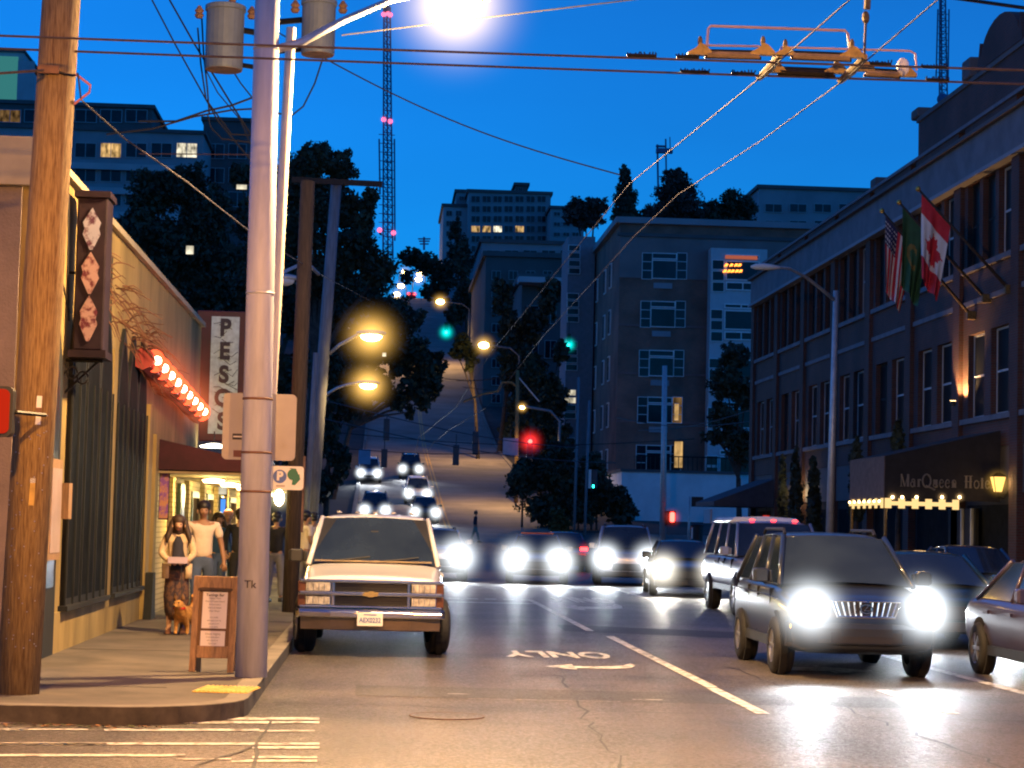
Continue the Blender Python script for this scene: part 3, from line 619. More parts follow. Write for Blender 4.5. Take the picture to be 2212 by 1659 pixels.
# slim bright mast just behind
b0=gnd(572,1400,.15); b0=Vector((wpB.x+.02,21.35,.15)); t0=at(629,60,21.4)
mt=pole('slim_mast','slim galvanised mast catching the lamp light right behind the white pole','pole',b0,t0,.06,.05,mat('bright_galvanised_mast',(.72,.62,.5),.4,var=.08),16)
# lamp arm and head
lampP=at(985,8,22.6)
sl_=thing('street_lamp','big lit sodium street lamp on a long arm from the thick white pole','street lamp',tuple(onp(.9)))
A0=vpole(112); A1=at(650,92,21.0); 
MB().tube([A0,A1,at(740,45,21.5),at(840,2,22.0),at(930,-18,22.4),lampP+Vector((0,0,.10))],[.045,.045,.04,.035,.032,.03],10).build('arm',K['galv'],sl_,smooth=True)
b=MB(); b.loft([[lampP+Vector((x*sx,y*sx,z)) for x,y in ((-.36,-.0),(-.25,-.15),(.2,-.16),(.38,-.06),(.38,.06),(.2,.16),(-.25,.15))] for sx,z in ((1,.05),(1,.12),(.7,.2),(.2,.23))]); b.build('lamp_head',K['galv'],sl_,smooth=True)
MB().ell(lampP+Vector((.02,0,.02)),(.26,.13,.13),16,10).build('lamp_lens',E['sodium'],sl_,smooth=True)
halo(sl_,lampP,.85,(1,.70,.34),14,2.0,core=3.4)
lamp(sl_,lampP-Vector((0,0,.22)),7200,(1,.61,.25),radius=.16)
# the lamp on the near corner, behind the left edge of the picture: same kind, lights pole and shopfront
def corner_lamp(base,head,label,power):
    t=thing('street_lamp',label,'street lamp',tuple(base)); top=Vector((base.x,base.y,head.z))
    MB().tube([base,top-Vector((0,0,1.2)),top-Vector((0,0,.3)),top.lerp(head,.25)+Vector((0,0,.15)),head+Vector((0,0,.1))],[.12,.09,.05,.04,.035],10).build('pole',K['galv'],t,smooth=True)
    MB().ell(head+Vector((0,0,.12)),(.34,.17,.09),14,8).build('lamp_head',K['galv'],t,smooth=True); MB().ell(head,(.2,.12,.1),12,8).build('lamp_lens',E['sodium'],t,smooth=True)
    lamp(t,head-Vector((0,0,.16)),power,(1,.44,.08),radius=.16,spot=150,aim=(-.05,.35,-1),blend=.5); return t
corner_lamp(Vector((-5.4,2.0,0)),Vector((-2.4,8.5,7.2)),'sodium street lamp on the near left corner of the crossing',8000)
corner_lamp(Vector((8.6,3.0,0)),Vector((4.6,8.5,7.6)),'unseen sodium street lamp added on the near right corner of the crossing',6500)  # out of view; added to wash the road orange
# big timber pole at left
B_=gnd(38,1497,.15); T_=at(140,-120,B_.y-.1)
tp=pole('utility_pole','thick weathered brown timber pole at the left edge with stuck notices','utility pole',B_,T_,.185,.165,K['polewood'],24)
def tpt(v):
    f=(1497-v)/(1497+120); return B_.lerp(T_,f)
def notice(v0,v1,du,m,name):
    c=tpt((v0+v1)/2); h=abs(tpt(v0).z-tpt(v1).z)/2; b=MB(); ax=(T_-B_).normalized()
    rows=[]
    for s in (-1,0,1): rows.append([c+ax*(s*h)+Vector((math.sin(R(a))*.186+0,-math.cos(R(a))*.186,0)) for a in (du-7,du,du+7)])
    b.loft(rows,closed=False,cap=False); return b.build(name,m,tp,smooth=True)
notice(865,890,18,K['white'],'notice'); notice(890,905,18,K['rust'],'notice'); notice(905,926,18,K['white'],'notice'); notice(1040,1098,14,K['paint_y'],'notice'); notice(1040,1050,14,K['white'],'notice')
b=MB()
for i in range(60):
    v=rnd.uniform(900,1400); a=rnd.uniform(-60,60); c=tpt(v)+Vector((math.sin(R(a))*.184,-math.cos(R(a))*.184,0)); b.ell(c,.006,5,4)
o=b.build('staple',K['alu'],tp); o['kind']='stuff'
c=tpt(165); b=MB(); b.tube([c+Vector((.18*math.cos(k/12*2*PI),.18*math.sin(k/12*2*PI),.03*math.sin(k/6*2*PI))) for k in range(13)],.012,5); b.build('wire_wrap',K['iron'],tp)
MB().obox(c+Vector((-.04,-.19,0)),(.09,0,0),(0,.02,0),(0,0,.035)).build('hook_plate',K['rust'],tp)
MB().tube([c+Vector((.17,-.05,0)),c+Vector((.30,-.02,-.09)),c+Vector((.29,0,-.15)),c+Vector((.16,0,-.26))],.012,6).build('pigtail_wire',mat('pinkish_cable',(.42,.16,.2),.6),tp)
t=thing('pedestrian_signal','red lit rounded box at the left edge beside the timber pole','signal',tuple(at(-2,888,17.6)))
MB().prism([(x,-.02,z) for x,z in rrect(.085,.185,.05)],(0,.02,0)).build('lens',E['redsoft'],t,world=False); MB().prism([(x,0,z) for x,z in rrect(.11,.21,.05)],(0,.16,0)).build('housing',K['black'],t,world=False)
MB().tube([(0,.1,.0),(.12,.12,.0),(.30,.5,.0)],.02,6).build('bracket',K['iron'],t,world=False)
# transformer pole hidden behind the white pole
tb=Vector((at(560,1300,33).x,33,.15)); tt=at(590,-140,33)
tr=pole('utility_pole','timber pole hidden behind the white pole and carrying two transformers','utility pole',tb,tt,.14,.12,K['polewood_dark'],14)
def trafo(u0,u1,v0,v1,label):
    a=at(u0,v0,32.6); c=at(u1,v1,32.6); r=(c.x-a.x)/2; x=(a.x+c.x)/2; h=a.z-c.z
    t=thing('transformer',label,'transformer',(x,32.6,c.z)); MB().lathe([(0,.0),(r*.93,0),(r*.96,.03),(r*.96,h-.10),(r*1.03,h-.09),(r*1.03,h-.02),(r*.9,h),(0,h+.05)],n=24).build('tank',K['trafo'],t,world=False,smooth=False)
    MB().lathe([(0,-.006),(r*.92,-.006),(r*.92,.0),(0,.0)],n=24).build('base_plate',K['rust'],t,world=False)
    for s,zz in ((-1,h-.22),(1,h-.2)): MB().lathe([(0,0),(.05,0),(.075,.05),(.05,.08),(.075,.12),(.045,.16),(.02,.2),(0,.2)],(s*(r+.10),0,zz),n=10).build('bushing',K['rust'],t,world=False)
    MB().lathe([(0,0),(.05,0),(.06,.06),(.035,.1),(.03,.2),(0,.2)],(.1,0,h+.03),n=10).build('bushing',K['rust'],t,world=False)
    xp=(tb.x+(tt.x-tb.x)*.9)-x; b=MB(); b.tube([(0,0,h*.66),(xp,.4,h*.66)],.05,6); b.build('bracket',K['iron'],t,world=False); MB().tube([(0,0,h*.12),(xp,.4,h*.12)],.04,6).build('bracket',K['iron'],t,world=False)
trafo(445,526,10,153,'grey cylindrical pole transformer left of the white pole'); trafo(652,724,-2,120,'grey cylindrical pole transformer right of the white pole')
# dark timber pole beside the pickup
db=gnd(626,1322,.15); dt=at(665,392,db.y)
dk=pole('utility_pole','dark creosoted timber pole on the pavement behind the white pickup','utility pole',db,dt,.135,.125,K['polewood_dark'],18)
MB().tube([at(655,985,35.5),at(648,1150,35.5)],.05,8).build('conduit',K['rust'],dk)
# grey blue pole with crossarm and lamps
gb=at(666,1150,58); gb.z=.15; gt=at(727,388,58)
gp=pole('utility_pole','tall grey weathered utility pole with a crossarm left of the hill road','utility pole',gb,gt,.19,.15,K['bluepole'],16)
MB().obox((at(630,388,57.7)+at(826,398,57.7))/2,(at(826,398,57.7)-at(630,388,57.7))/2,(0,.06,0),(0,0,.075)).build('crossarm',K['polewood_dark'],gp)
p2b=at(655,1150,52); p2b.z=.15; p2=pole('utility_pole','slim pole with a pale wrapped top left of the grey pole','utility pole',p2b,at(683,762,52),.075,.07,K['bluepole'],12)
def steel_lamp(label,attach,head,Y0,Y1,lit=True,s=1.0,power=0,group=None):
    a=at(*attach,Y0); h=at(*head,Y1); t=thing('street_lamp',label,'street lamp',tuple(a),group=group)
    md=a.lerp(h,.45)+Vector((0,0,.12*(h-a).length)); MB().tube([a,a.lerp(md,.5)+Vector((0,0,.05)),md,h+Vector((-.25*s,0,.10*s)),h+Vector((0,0,.08*s))],.05*s,8).build('arm',K['galv'],t,smooth=True)
    MB().ell(h+Vector((0,0,.08*s)),(.42*s,.17*s,.10*s),12,8).build('lamp_head',K['galv'],t,smooth=True)
    MB().ell(h,(.30*s,.16*s,.15*s),12,8).build('lamp_lens',E['sodium_far'] if lit else K['white'],t,smooth=True)
    if lit:
        halo(t,h,.95*s,(1,.55,.12),7,2.0,core=2.6)
        if power: lamp(t,h-Vector((0,0,.3*s)),power,(1,.58,.2),radius=.2,spot=130,aim=(.1,0,-1),blend=.7)
    return t
steel_lamp('lit sodium street lamp on a curved arm from the grey pole, upper of two','x' and (712,764),(802,726),58,57.5,power=1300)
steel_lamp('lit sodium street lamp on a straighter arm below the upper one','x' and (706,852),(795,832),72,72,power=1600)
t=steel_lamp('unlit lamp arm pointing left from the grey pole towards the white pole',(688,592),(612,606),58,55,lit=False)
# lamps up the hill
def hill_lamp(label,head,Y,polex,power=0,s=1.3):
    h=at(*head,Y); t=thing('street_lamp',label,'street lamp',(polex,Y,gz(polex,Y)))
    MB().tube([(polex,Y,gz(polex,Y)-.3),(polex,Y,h.z-.9),(polex+(h.x-polex)*.25,Y,h.z-.2),(h.x,Y,h.z+.1)],.09,7).build('pole',K['bluepole'],t)
    MB().ell(h,(.32*s,.2*s,.2*s),12,8).build('lamp_lens',E['sodium_far'],t,smooth=True); halo(t,h,.8*s,(1,.55,.12),5,2.0,core=2.2 if s<2 else .7)
    if power: lamp(t,h-Vector((0,0,.5)),power,(1,.58,.2),radius=.25,spot=168,aim=(-.25,0,-1),blend=1.0)
hill_lamp('lit street lamp right of the hill road, lower of the right-hand pair',(1045,746),190,12.3,7500,1.5)
hill_lamp('lit street lamp right of the hill road, upper of the right-hand pair',(951,652),290,11.6,9000,1.8)
hill_lamp('lit street lamp left of the hill road above the dark trees',(803,645),280,-5.0,5000,1.9)
for k,(u,v,Y,lab) in enumerate(((875,587,440,'small lamp on the hill crest, highest and left of the white one'),(907,592,450,'small whitish lamp on the hill crest, rightmost of the upper pair'),(904,604,435,'small lamp on the hill crest just under the white one'),(866,618,432,'small lamp on the hill crest near the far tail lights'),(857,636,428,'lowest small lamp at the left edge of the hill crest'))):
    hill_lamp('distant '+lab,(u,v),Y,at(u,v,Y).x+(1.2 if k%2 else -1.2),0,2.1)
hill_lamp('lit street lamp half hidden in the trees right of the hill road',(1128,880),146,12.4,4200,.6)
# right pavement lamp, unlit
rb0=at(1791,1160,66); rb0.z=.15; rt=at(1806,628,66)
t=thing('street_lamp','unlit grey street lamp with a long curved arm in front of the hotel','street lamp',tuple(rb0))
MB().tube([rb0,rb0.lerp(rt,.5),rt],[.14,.11,.085],14).build('pole',K['galv'],t,smooth=True)
MB().tube([at(1803,648,66),at(1775,625,65.6),at(1740,598,65),at(1705,580,64.5),at(1670,576,64)],[.06,.055,.05,.045,.04],8).build('arm',K['galv'],t,smooth=True)
MB().loft([[at(u,576+dv,64)+Vector((0,r*math.sin(j*PI/4),r*math.cos(j*PI/4))) for j in range(8)] for u,r,dv in ((1622,.03,0),(1632,.10,0),(1650,.11,0),(1668,.085,1),(1685,.05,2))]).build('lamp_head',K['white'],t,smooth=True)
# ------------------------------------------------------------------ wires
def wire(label,pts,r=.009,m='wire',sag=0.0,n=5,name='overhead_wire'):
    P=[p if isinstance(p,Vector) else at(*p) for p in pts]
    if len(P)==2:
        a,c=P; P=[a.lerp(c,i/24)-Vector((0,0,sag*math.sin(PI*i/24))) for i in range(25)]
    b=MB(); b.tube(P,r,n); return tag(b.build(name,K[m]),label,'wire')
YW1,YW2=17.5,18.25
for Y,v0,v1,lab in ((YW1,76,150,'upper'),(YW2,103,181,'lower')):
    a=at(-700,v0-25,Y); c=at(2900,v1+22,Y)
    wire('%s of the two trolley wires crossing the whole picture left to right'%lab,[a,c],.011,'copper',.02)
wa=[(1990,-145,14.6),(1835,0,15.5),(1640,170,17.9),(1510,275,20),(1360,397,24),(1215,572,31.5),(1120,690,40),(1060,762,50),(1010,840,70)]
wb=[(2190,-140,14.6),(2025,0,15.8),(1820,175,17.9),(1650,300,20.4),(1465,420,24.2),(1370,510,27.5),(1280,610,33),(1170,730,45),(1100,820,60),(1050,880,85)]
wire('left of the two trolley wires running up the street to the hill',wa,.0065,'span'); wire('right of the two trolley wires running up the street to the hill',wb,.0065,'span')
for lab,pp in (('left',[(1010,840,70),(985,880,95),(945,912,112),(905,945,126),(896,985,140)]),('right',[(1050,880,85),(1010,905,105),(968,930,118),(933,960,130),(918,985,140)])): wire('%s far trolley wire bending above the foot of the hill'%lab,pp,.016,'copper')
wire('thin span wire rising to the right past the street lamp',[(738,76,24),(1395,-4,24)],.009,sag=0)
wire('long span wire falling from the transformer to the far right trees',[(600,70,33),(1340,378,33)],.012,sag=.25)
wire('thick cable across the upper right corner',[(1990,-14,22),(2330,34,22)],.022)
for k,(pp,rr) in enumerate((([(318,-20,33),(378,95,33),(470,260,33),(545,350,33)],.013),([(355,-20,33),(420,95,33),(500,225,33),(548,300,33)],.015),([(436,40,33),(440,120,33),(448,190,33),(452,245,33)],.014),([(427,60,33),(434,140,33),(445,215,33),(500,290,33),(548,292,33)],.014),([(700,118,33),(680,180,33),(655,230,33),(630,250,33),(600,245,33)],.014),([(300,262,33),(380,262,33),(445,240,33),(500,228,33),(548,210,33)],.018),([(470,100,33),(520,180,33),(548,215,33)],.012),([(448,245,33),(455,275,33),(480,300,33),(548,308,33)],.012),([(230,290,33),(330,278,33),(420,252,33),(500,238,33),(548,235,33)],.016),([(445,152,33),(470,200,33),(520,260,33),(548,330,33)],.010))):
    wire(('black service cable looping from the left transformer, strand %s'%'from the top left corner|beside the thickest strand|straight down from its bushing|bowing down and across|from the right transformer down|thick horizontal bundle|short diagonal|lowest loop|bundle to the condominium side|thin drop line'.split('|')[k]) if k!=4 else 'black cable curling down from the right transformer',[p for p in pp],rr)
wire('copper span wire from the timber pole across the white pole',[(168,158,18.1),(175,215,18.3),(270,300,19.5),(400,390,21.5),(540,500,26),(690,592,40),(800,650,58)],.008,'span')
wire('horizontal guy wire at the left edge tied to the timber pole',[(-200,172,17.6),(95,152,18.0)],.012,'copper')
wire('thin horizontal wire tied to the white pole',[(300,332,21),(540,334,20.8)],.006,'copper')
# far span wires above the foot of the hill
for lab,a,c,s in (('upper left orange lit',(712,868,75),(1250,968,118),.3),('lower left',(700,905,75),(1330,1000,118),.4),('middle',(735,935,112),(1500,948,118),.5),('lower',(735,968,112),(1250,962,118),.4),('topmost right',(985,822,150),(1120,800,150),.3),('second right',(960,818,150),(1115,812,150),.2),('third right',(1000,836,160),(1080,846,160),.0),('rising right',(1380,930,118),(1640,880,100),.3),('upper rising right',(1330,902,118),(1640,908,100),.4)):
    wire('far span wire, %s one of those over the side street'%lab,[a,c],.022,sag=s)
# pole with curved bracket on the right of the hill road
pb=at(1117,985,150); pb.z=gz(pb.x,150); t=pole('bracket_pole','timber pole with a curved bracket arm lit orange right of the hill road','utility pole',pb,at(1118,800,150),.16,.13,K['polewood'],10)
MB().tube([at(1117,835,150),at(1105,826,150),at(1085,826,150),at(1075,845,150),at(1040,852,150),at(1000,868,150)],.09,6).build('bracket_arm',K['polewood'],t)
MB().tube([at(1120,815,150),at(1165,868,150)],.05,5).build('stay',K['galv'],t)
# ------------------------------------------------------------------ trolley wire crossing hardware
X=thing('trolley_crossing','trolley wire crossing frame of bars, insulators and bronze castings over the street','overhead crossing',tuple(at(1700,140,17.9)))
def hp(u,v,Y=None): return at(u,v,Y)
b1=[((1527,118),(1640,121),YW1),((1712,121),(1835,126),YW1),((1684,155),(1800,160),YW2),((1870,158),(1940,162),YW2)]
for i,((u0,v0),(u1,v1),Y) in enumerate(b1):
    MB().tube([at(u0,v0,Y),at(u1,v1,Y)],.034,8).build('insulator_bar',K['insul'] if i!=2 else K['iron'],X)
    MB().tube([at(u0-4,v0+5,Y),at(u1+4,v1+5,Y)],.016,6).build('runner',K['iron'],X); MB().tube([at(u0-4,v0-9,Y),at(u1+4,v1-9,Y)],.014,6).build('runner',K['iron'],X)
for (u,v,Y,s) in ((1512,112,YW1,1),(1648,112,YW1,1),(1696,114,YW1,.8),(1840,118,YW1,1),(1672,150,YW2,1),(1806,152,YW2,1),(1868,148,YW2,.9),(1958,160,YW2,.9)):
    c=at(u,v,Y); b=MB(); b.loft([[c+Vector((x*s,y*s,z*s)) for y,z in ((-.03,-.03),(.03,-.03),(.03,zt_),(-.03,zt_))] for x,zt_ in ((-.11,-.01),(-.04,.03),(.0,.075),(.04,.06),(.10,.0))]); b.build('end_casting',K['brass'],X,smooth=False)
    MB().ell(c+Vector((.0,0,.09*s)),(.022,.022,.05),8,6).build('bolt',K['brass'],X)
for (u0,v0,u1,v1,dz) in ((1686,118,1640,168,0),(1868,122,1815,175,0)):
    MB().tube([at(u0,v0,YW1),at((u0+u1)/2,(v0+v1)/2+4,(YW1+YW2)/2),at(u1,v1,YW2)],[.028,.04,.03],8).build('crossover_casting',K['brass'],X)
for pts,r in ((((1526,112),(1530,62),(1536,56),(1826,66),(1832,74),(1836,112)),.013),(((1526,98),(1640,100)),.010),(((1684,112),(1688,102),(1966,110),(1977,116),(1980,152)),.010)):
    MB().tube([at(u,v,YW1+(.3 if i_ else 0)) for i_,(u,v) in enumerate(pts) for _ in (0,)],r,7).build('frame_tube',mat('pinkish_insulated_tube',(.42,.30,.34),.5,var=.1) if 'pinktube' not in K else K['pinktube'],X)
MB().tube([at(1876,-40,YW1+.3),at(1873,20,YW1+.3)],.03,8).build('hanger',K['brass'],X); MB().ell(at(1870,38,YW1+.3),(.035,.035,.06),8,6).build('hanger_insulator',K['brass'],X); MB().tube([at(1870,48,YW1+.3),at(1867,118,YW1+.1)],.012,6).build('hanger_rod',K['copper'],X)
MB().ell(at(1950,146,YW2),(.06,.06,.09),12,8).build('weight',K['white'],X,smooth=True)
for (u0,u1,v,Y) in ((1355,1418,119,YW1),(1462,1510,122,YW1),(1470,1532,154,YW2),(1580,1630,158,YW2),(1880,1925,137,YW1),(1990,2045,144,YW1),(2000,2050,172,YW2)):
    b=MB()
    for i in range(9):
        u=u0+(u1-u0)*i/8; p=at(u,v-1,Y); b.tube([p,p+Vector((.015*rnd.uniform(-1,1),0,.028*rnd.uniform(.4,1)))],.006,4)
    b.tube([at(u0,v,Y),at(u1,v+2,Y)],.016,6); b.build('bird_spikes',K['iron'],X)
for u,v,lab in ((757,74,'on the rising span wire'),(851,181,'upper of the two on the falling span wire'),(1072,271,'lower of the two on the falling span wire')):
    Y=24 if v==74 else 33; s=1 if v==74 else 1.3
    c=at(u,v,Y); tag(MB().lathe([(0,-.09*s),(.03*s,-.085*s),(.045*s,-.05*s),(.03*s,0),(.045*s,.05*s),(.03*s,.085*s),(0,.09*s)],(0,0,0),axis='x',n=10).build('strain_insulator',K['rust'],world=False,loc=tuple(c)),'small brown strain insulator '+lab,'insulator')
for u,v,Y,lab in ((1357,400,24,'left'),(1462,425,24.2,'right')): 
    c=at(u,v,Y); b=MB(); b.obox((0,0,0),(.04,0,0),(0,.05,0),(0,0,.025)); b.tube([(-.0,0,.0),(.02,0,.12),(.05,0,.16)],.012,5); tag(b.build('wire_clamp',K['brass'],world=False,loc=tuple(c)),'small bronze clamp on the %s trolley wire above the trees'%lab,'clamp')
# ------------------------------------------------------------------ signals over the far junction
def signal(u,v,Y,label,h=1.05,lit=None,front=True,hang=None,s=1.0):
    c=at(u,v,Y); t=thing('traffic_signal',label,'traffic light',tuple(c)); b=MB(); b.box(-.17*s,.17*s,-.02,.22,-h/2,h/2); b.build('housing',K['sig'],t,world=False,bevel=.03)
    yf=-.02
    for i in range(3):
        z=(1-i)*h/3; lens=MB().lathe([(0,-.06),(.09*s,-.045),(.125*s,0),(0,0)],(0,yf,z),axis='y',n=16)
        on=(lit=='red' and i==0) or (lit=='green' and i==2)
        if front:
            lens.build('lens',E['redlamp'] if on and lit=='red' else E['green'] if on else K['black'],t,world=False,smooth=True)
            MB().tube([(.13*s*math.cos(a),yf-.02,z+.13*s*math.sin(a)) for a in [PI*k/8 for k in range(9)]],.018,5).build('visor',K['sig'],t,world=False)
            if on: halo(t,(0,yf-.05,z),.80*s,(1,.03,.03) if lit=='red' else (.0,.85,.75),5.5,2.0,world=False,core=2.6)
    if hang: MB().tube([(0,.1,h/2),(0,.1,h/2+hang)],.03,6).build('hanger',K['sig'],t,world=False)
    return t
signal(1145,967,114,'traffic light glowing red over the foot of the hill road',lit='red',hang=.4)
signal(835,928,118,'dark traffic light hung highest at the left of the junction',h=1.25,front=False,hang=.3); signal(830,990,113,'dark backside of a traffic light below the highest one at the left',h=1.0,front=False,hang=.5)
signal(985,983,113,'dark backside of a traffic light hanging mid-road, left of a taller one',h=1.1,front=False,hang=.6); signal(1027,957,116,'taller dark traffic light hanging mid-road beside the pale square sign',h=1.3,front=False,hang=.3)
signal(964,709,262,'small traffic light glowing green high up the hill',lit='green',h=1.6,s=1.5,hang=.4); signal(1229,735,160,'traffic light glowing green in front of the brick apartment corner',lit='green',h=1.05,s=.85,hang=1.0)
signal(910,804,200,'tiny traffic light glowing red among the overhanging leaves',lit='red',h=1.0,s=.42,hang=1.0)
t=signal(1284,1035,122,'sideways traffic light with a pale face left of the white wall',h=1.1,front=False); MB().box(-.33,-.19,-.03,.2,-.55,.55).build('side_panel',K['white'],t,world=False); MB().box(-.1,-.02,-.05,-.02,-.5,-.35).build('lens',E['green'],t,world=False)
t,w_,h_=flat('square_sign','pale pinkish square sign hung left of the red traffic light','sign',1087,946,1119,984,114,mat('pale_sign_face',(.62,.48,.5),.6,var=.1)); MB().tube([(0,.02,h_),(0,.02,h_+.5)],.02,5).build('hanger',K['sig'],t,world=False)
t,w_,h_=flat('square_sign','light blue square sign hung left above the hill traffic','sign',775,970,800,1003,113,mat('light_blue_sign_face',(.12,.34,.52),.6,var=.1)); MB().tube([(0,.02,h_),(0,.02,h_+.5)],.02,5).build('hanger',K['sig'],t,world=False)
# corner posts by the white wall
b0=at(1432,1150,113); b0.z=.4; t=pole('signal_post','tall grey steel post with a red pedestrian signal in front of the white wall','post',b0,at(1436,790,113),.19,.13,K['galv'],12)
c=at(1452,1117,112.7); MB().box(c.x-.28,c.x+.2,112.7,113,c.z-.45,c.z+.35).build('signal_housing',K['black'],t); MB().prism([(c.x+x,112.69,c.z+z) for x,z in rrect(.13,.27,.1)],(0,-.05,0)).build('lens',E['redlamp'],t); halo(t,c+Vector((0,-.1,0)),.55,(1,.08,.03),4,2)
b0=at(1487,1150,116); b0.z=.4; t=pole('sign_post','thin post with a dark rectangular sign in front of the white wall','post',b0,at(1490,1072,116),.07,.06,K['galv'],8)
a=at(1494,1073,115.8); c=at(1519,1095,115.8); MB().box(a.x,c.x,115.8,115.84,c.z,a.z).build('sign_panel',K['black'],t)
t=thing('litter_bin','small dark bin at the foot of the white wall','bin',tuple(at(1505,1172,112))); MB().lathe([(0,0),(.3,0),(.36,.9),(.38,.95),(.3,1.0),(0,1.02)],n=14).build('body',K['black'],t,world=False); MB().box(-.35,-.28,-.36,-.33,.2,.8).build('reflective_strip',K['white'],t,world=False)
for u,vt,Y in ((1240,935,128),(1263,985,126)):
    b0=at(u,1160,Y); b0.z=gz(b0.x,Y); pole('utility_pole','slim grey post %s in front of the dark hedge'%('taller and left' if u==1240 else 'shorter and right'),'post',b0,at(u+10,vt-120,Y),.09,.07,K['bluepole'],8)
# ------------------------------------------------------------------ sandwich board
sbp=gnd(456,1452,.15); t=thing('sandwich_board','timber sandwich board with two printed white sheets on the pavement','sandwich board',(sbp.x,sbp.y,.15),R(-4))
def lean(y,z): return (y+z*.16,z)
def lb(b,x0,x1,z0,z1,y0,y1,m=0):
    P=[]
    for z in (z0,z1):
        for x,y in ((x0,y0),(x1,y0),(x1,y1),(x0,y1)): P.append((x,y+(z)*.16,z))
    b.add(P,[(0,3,2,1),(4,5,6,7),(0,1,5,4),(1,2,6,5),(2,3,7,6),(3,0,4,7)],m)
for x0,x1,z0,z1,nm in ((-.225,-.16,0,.96,'stile'),(.16,.225,0,.96,'stile'),(-.159,.159,.84,.96,'rail'),(-.159,.159,.14,.26,'rail')):
    b=MB(); lb(b,x0,x1,z0,z1,-.02,.02); b.build(nm,K['wood'],t,world=False,bevel=.006)
b=MB(); lb(b,-.16,.16,.26,.84,.004,.016); b.build('back_panel',mat('brown_panel',(.14,.07,.03),.7,var=.2),t,world=False)
b=MB(); lb(b,-.175,.175,.815,.838,-.03,-.02); b.build('ledge',mat('dark_brown_ledge',(.06,.03,.015),.7),t,world=False)
for k,(z0,z1,x0,x1) in enumerate(((.435,.80,-.125,.125),(.245,.41,-.128,.12))):
    b=MB(); lb(b,x0,x1,z0,z1,-.004,-.0); s_=b.build('sheet',K['paper'],t,world=False)
    lines=(('Tastings Bar',.034),('Happy Hour',.022),('Pizza & Peasant Board',.02),('Selected wines',.018),('Sliders & Salads',.02),('House Burger',.018),('',0),('served daily',.016),('with soup or greens',.016),('ask your server',.016),('for the full list',.014)) if k==0 else (('Dinner Nightly',.024),('fresh local plates',.018),('wine and beer',.018),('Open Late',.018))
    zz=z1-.03
    for s,h in lines:
        if s: text_part('text_line',s,h*1.15,K['ink'] if h>.03 else K['ink_pale'],s_,Matrix.Translation(((x0+x1)/2,-.007+zz*.16,zz))@Matrix.Rotation(R(90-9.1),4,'X'),extrude=.0005,sx=.95,bold=.0006)
        zz-=.032
text_part('branding','|',.05,K['ink'],t,Matrix.Translation((-.04,-.022+.90*.16,.90))@Matrix.Rotation(R(81),4,'X'),extrude=.0005)
b=MB()
for x in (-.19,.19): b.tube([(x,.30,0),(x,.17,.95)],.02,6)
b.tube([(-.19,.28,.15),(.19,.28,.15)],.015,6); b.build('rear_leg_frame',K['wood'],t,world=False)
MB().box(-.15,-.11,.0,.05,.0,.14).build('foot',K['black'],t,world=False)
# ------------------------------------------------------------------ hotel on the right
HX=17.0
ys=[atx(u,900,HX).y for u in (1628,1675,1736,1812,1884,1972,2086,2199)]     # pilaster lines, far to near
step=(ys[0]-ys[-1])/7; ys=[ys[0]-step*i for i in range(10)]
def hz(u,v): return atx(u,v,HX).z
ZS2=hz(1632,986); ZB2=hz(1632,826); ZS3=hz(1632,779); ZC0=hz(1632,658); ZC1=hz(1632,607); ZP=hz(1656,567)
Z2T=ZS2+2.45; Z3T=ZC0-.15
hotel=thing('hotel','three storey red brick hotel with pale stone bands along the right side','building',(HX,ys[0],0))
b=MB(); b.box(HX+.28,HX+14,ys[-1],ys[0],0,ZP-.02); o=b.build('wall',K['brick'],hotel)
b=MB()
for i in range(9):
    y0,y1=ys[i+1]+.35,ys[i]-.35
    b.box(HX,HX+.279,y0,y1,Z2T,ZS3-.16); b.box(HX,HX+.279,y0,y1,4.2,ZS2-.16); b.box(HX,HX+.279,y0,y1,Z3T,ZP)
    n2=(y1-y0)
    for yy,w_ in ((y0,.55),(y0+n2*.5-.32,.64),(y1-.55,.55)): b.box(HX,HX+.279,yy,yy+w_,ZS2+.005,Z2T-.004)
    for k in range(4): yy=y0+(n2-.34)*k/3; b.box(HX,HX+.279,yy,yy+.34,ZS3+.005,Z3T-.004)
b.build('brick_spandrel',K['brick'],hotel)
for i in range(10):
    y=ys[i]; MB().box(HX-.13,HX+.281,y-.349,y+.349,.1,ZC0-.02).build('pilaster',K['brick'],hotel)
for i in range(9):
    y0,y1=ys[i+1]+.35,ys[i]-.35
    for z0,z1,pr,nm in ((ZS2-.155,ZS2,.10,'sill_band'),(ZS3-.155,ZS3,.10,'sill_band'),(ZB2-.12,ZB2+.03,.05,'string_course')):
        MB().box(HX-pr,HX+.27,y0+.005,y1-.005,z0,z1).build(nm,K['stone'],hotel)
MB().box(HX-.18,HX+.27,ys[-1],ys[0]+.3,ZC0,ZC1).build('cornice_band',K['stone'],hotel)
b=MB(); b.box(HX-.34,HX+.27,ys[-1],ys[0]+.35,ZC1+.003,ZC1+.12); b.build('cornice_lip',K['conc_dark'],hotel)
b=MB(); b.box(HX-.30,HX+.27,ys[-1],ys[0]+.33,ZC0-.12,ZC0-.003); b.build('cornice_moulding',K['conc_grey'],hotel)
b=MB(); b.box(HX-.06,HX+.7,ys[-1],ys[0],ZP+.001,ZP+.11); b.build('parapet_coping',K['stone'],hotel)
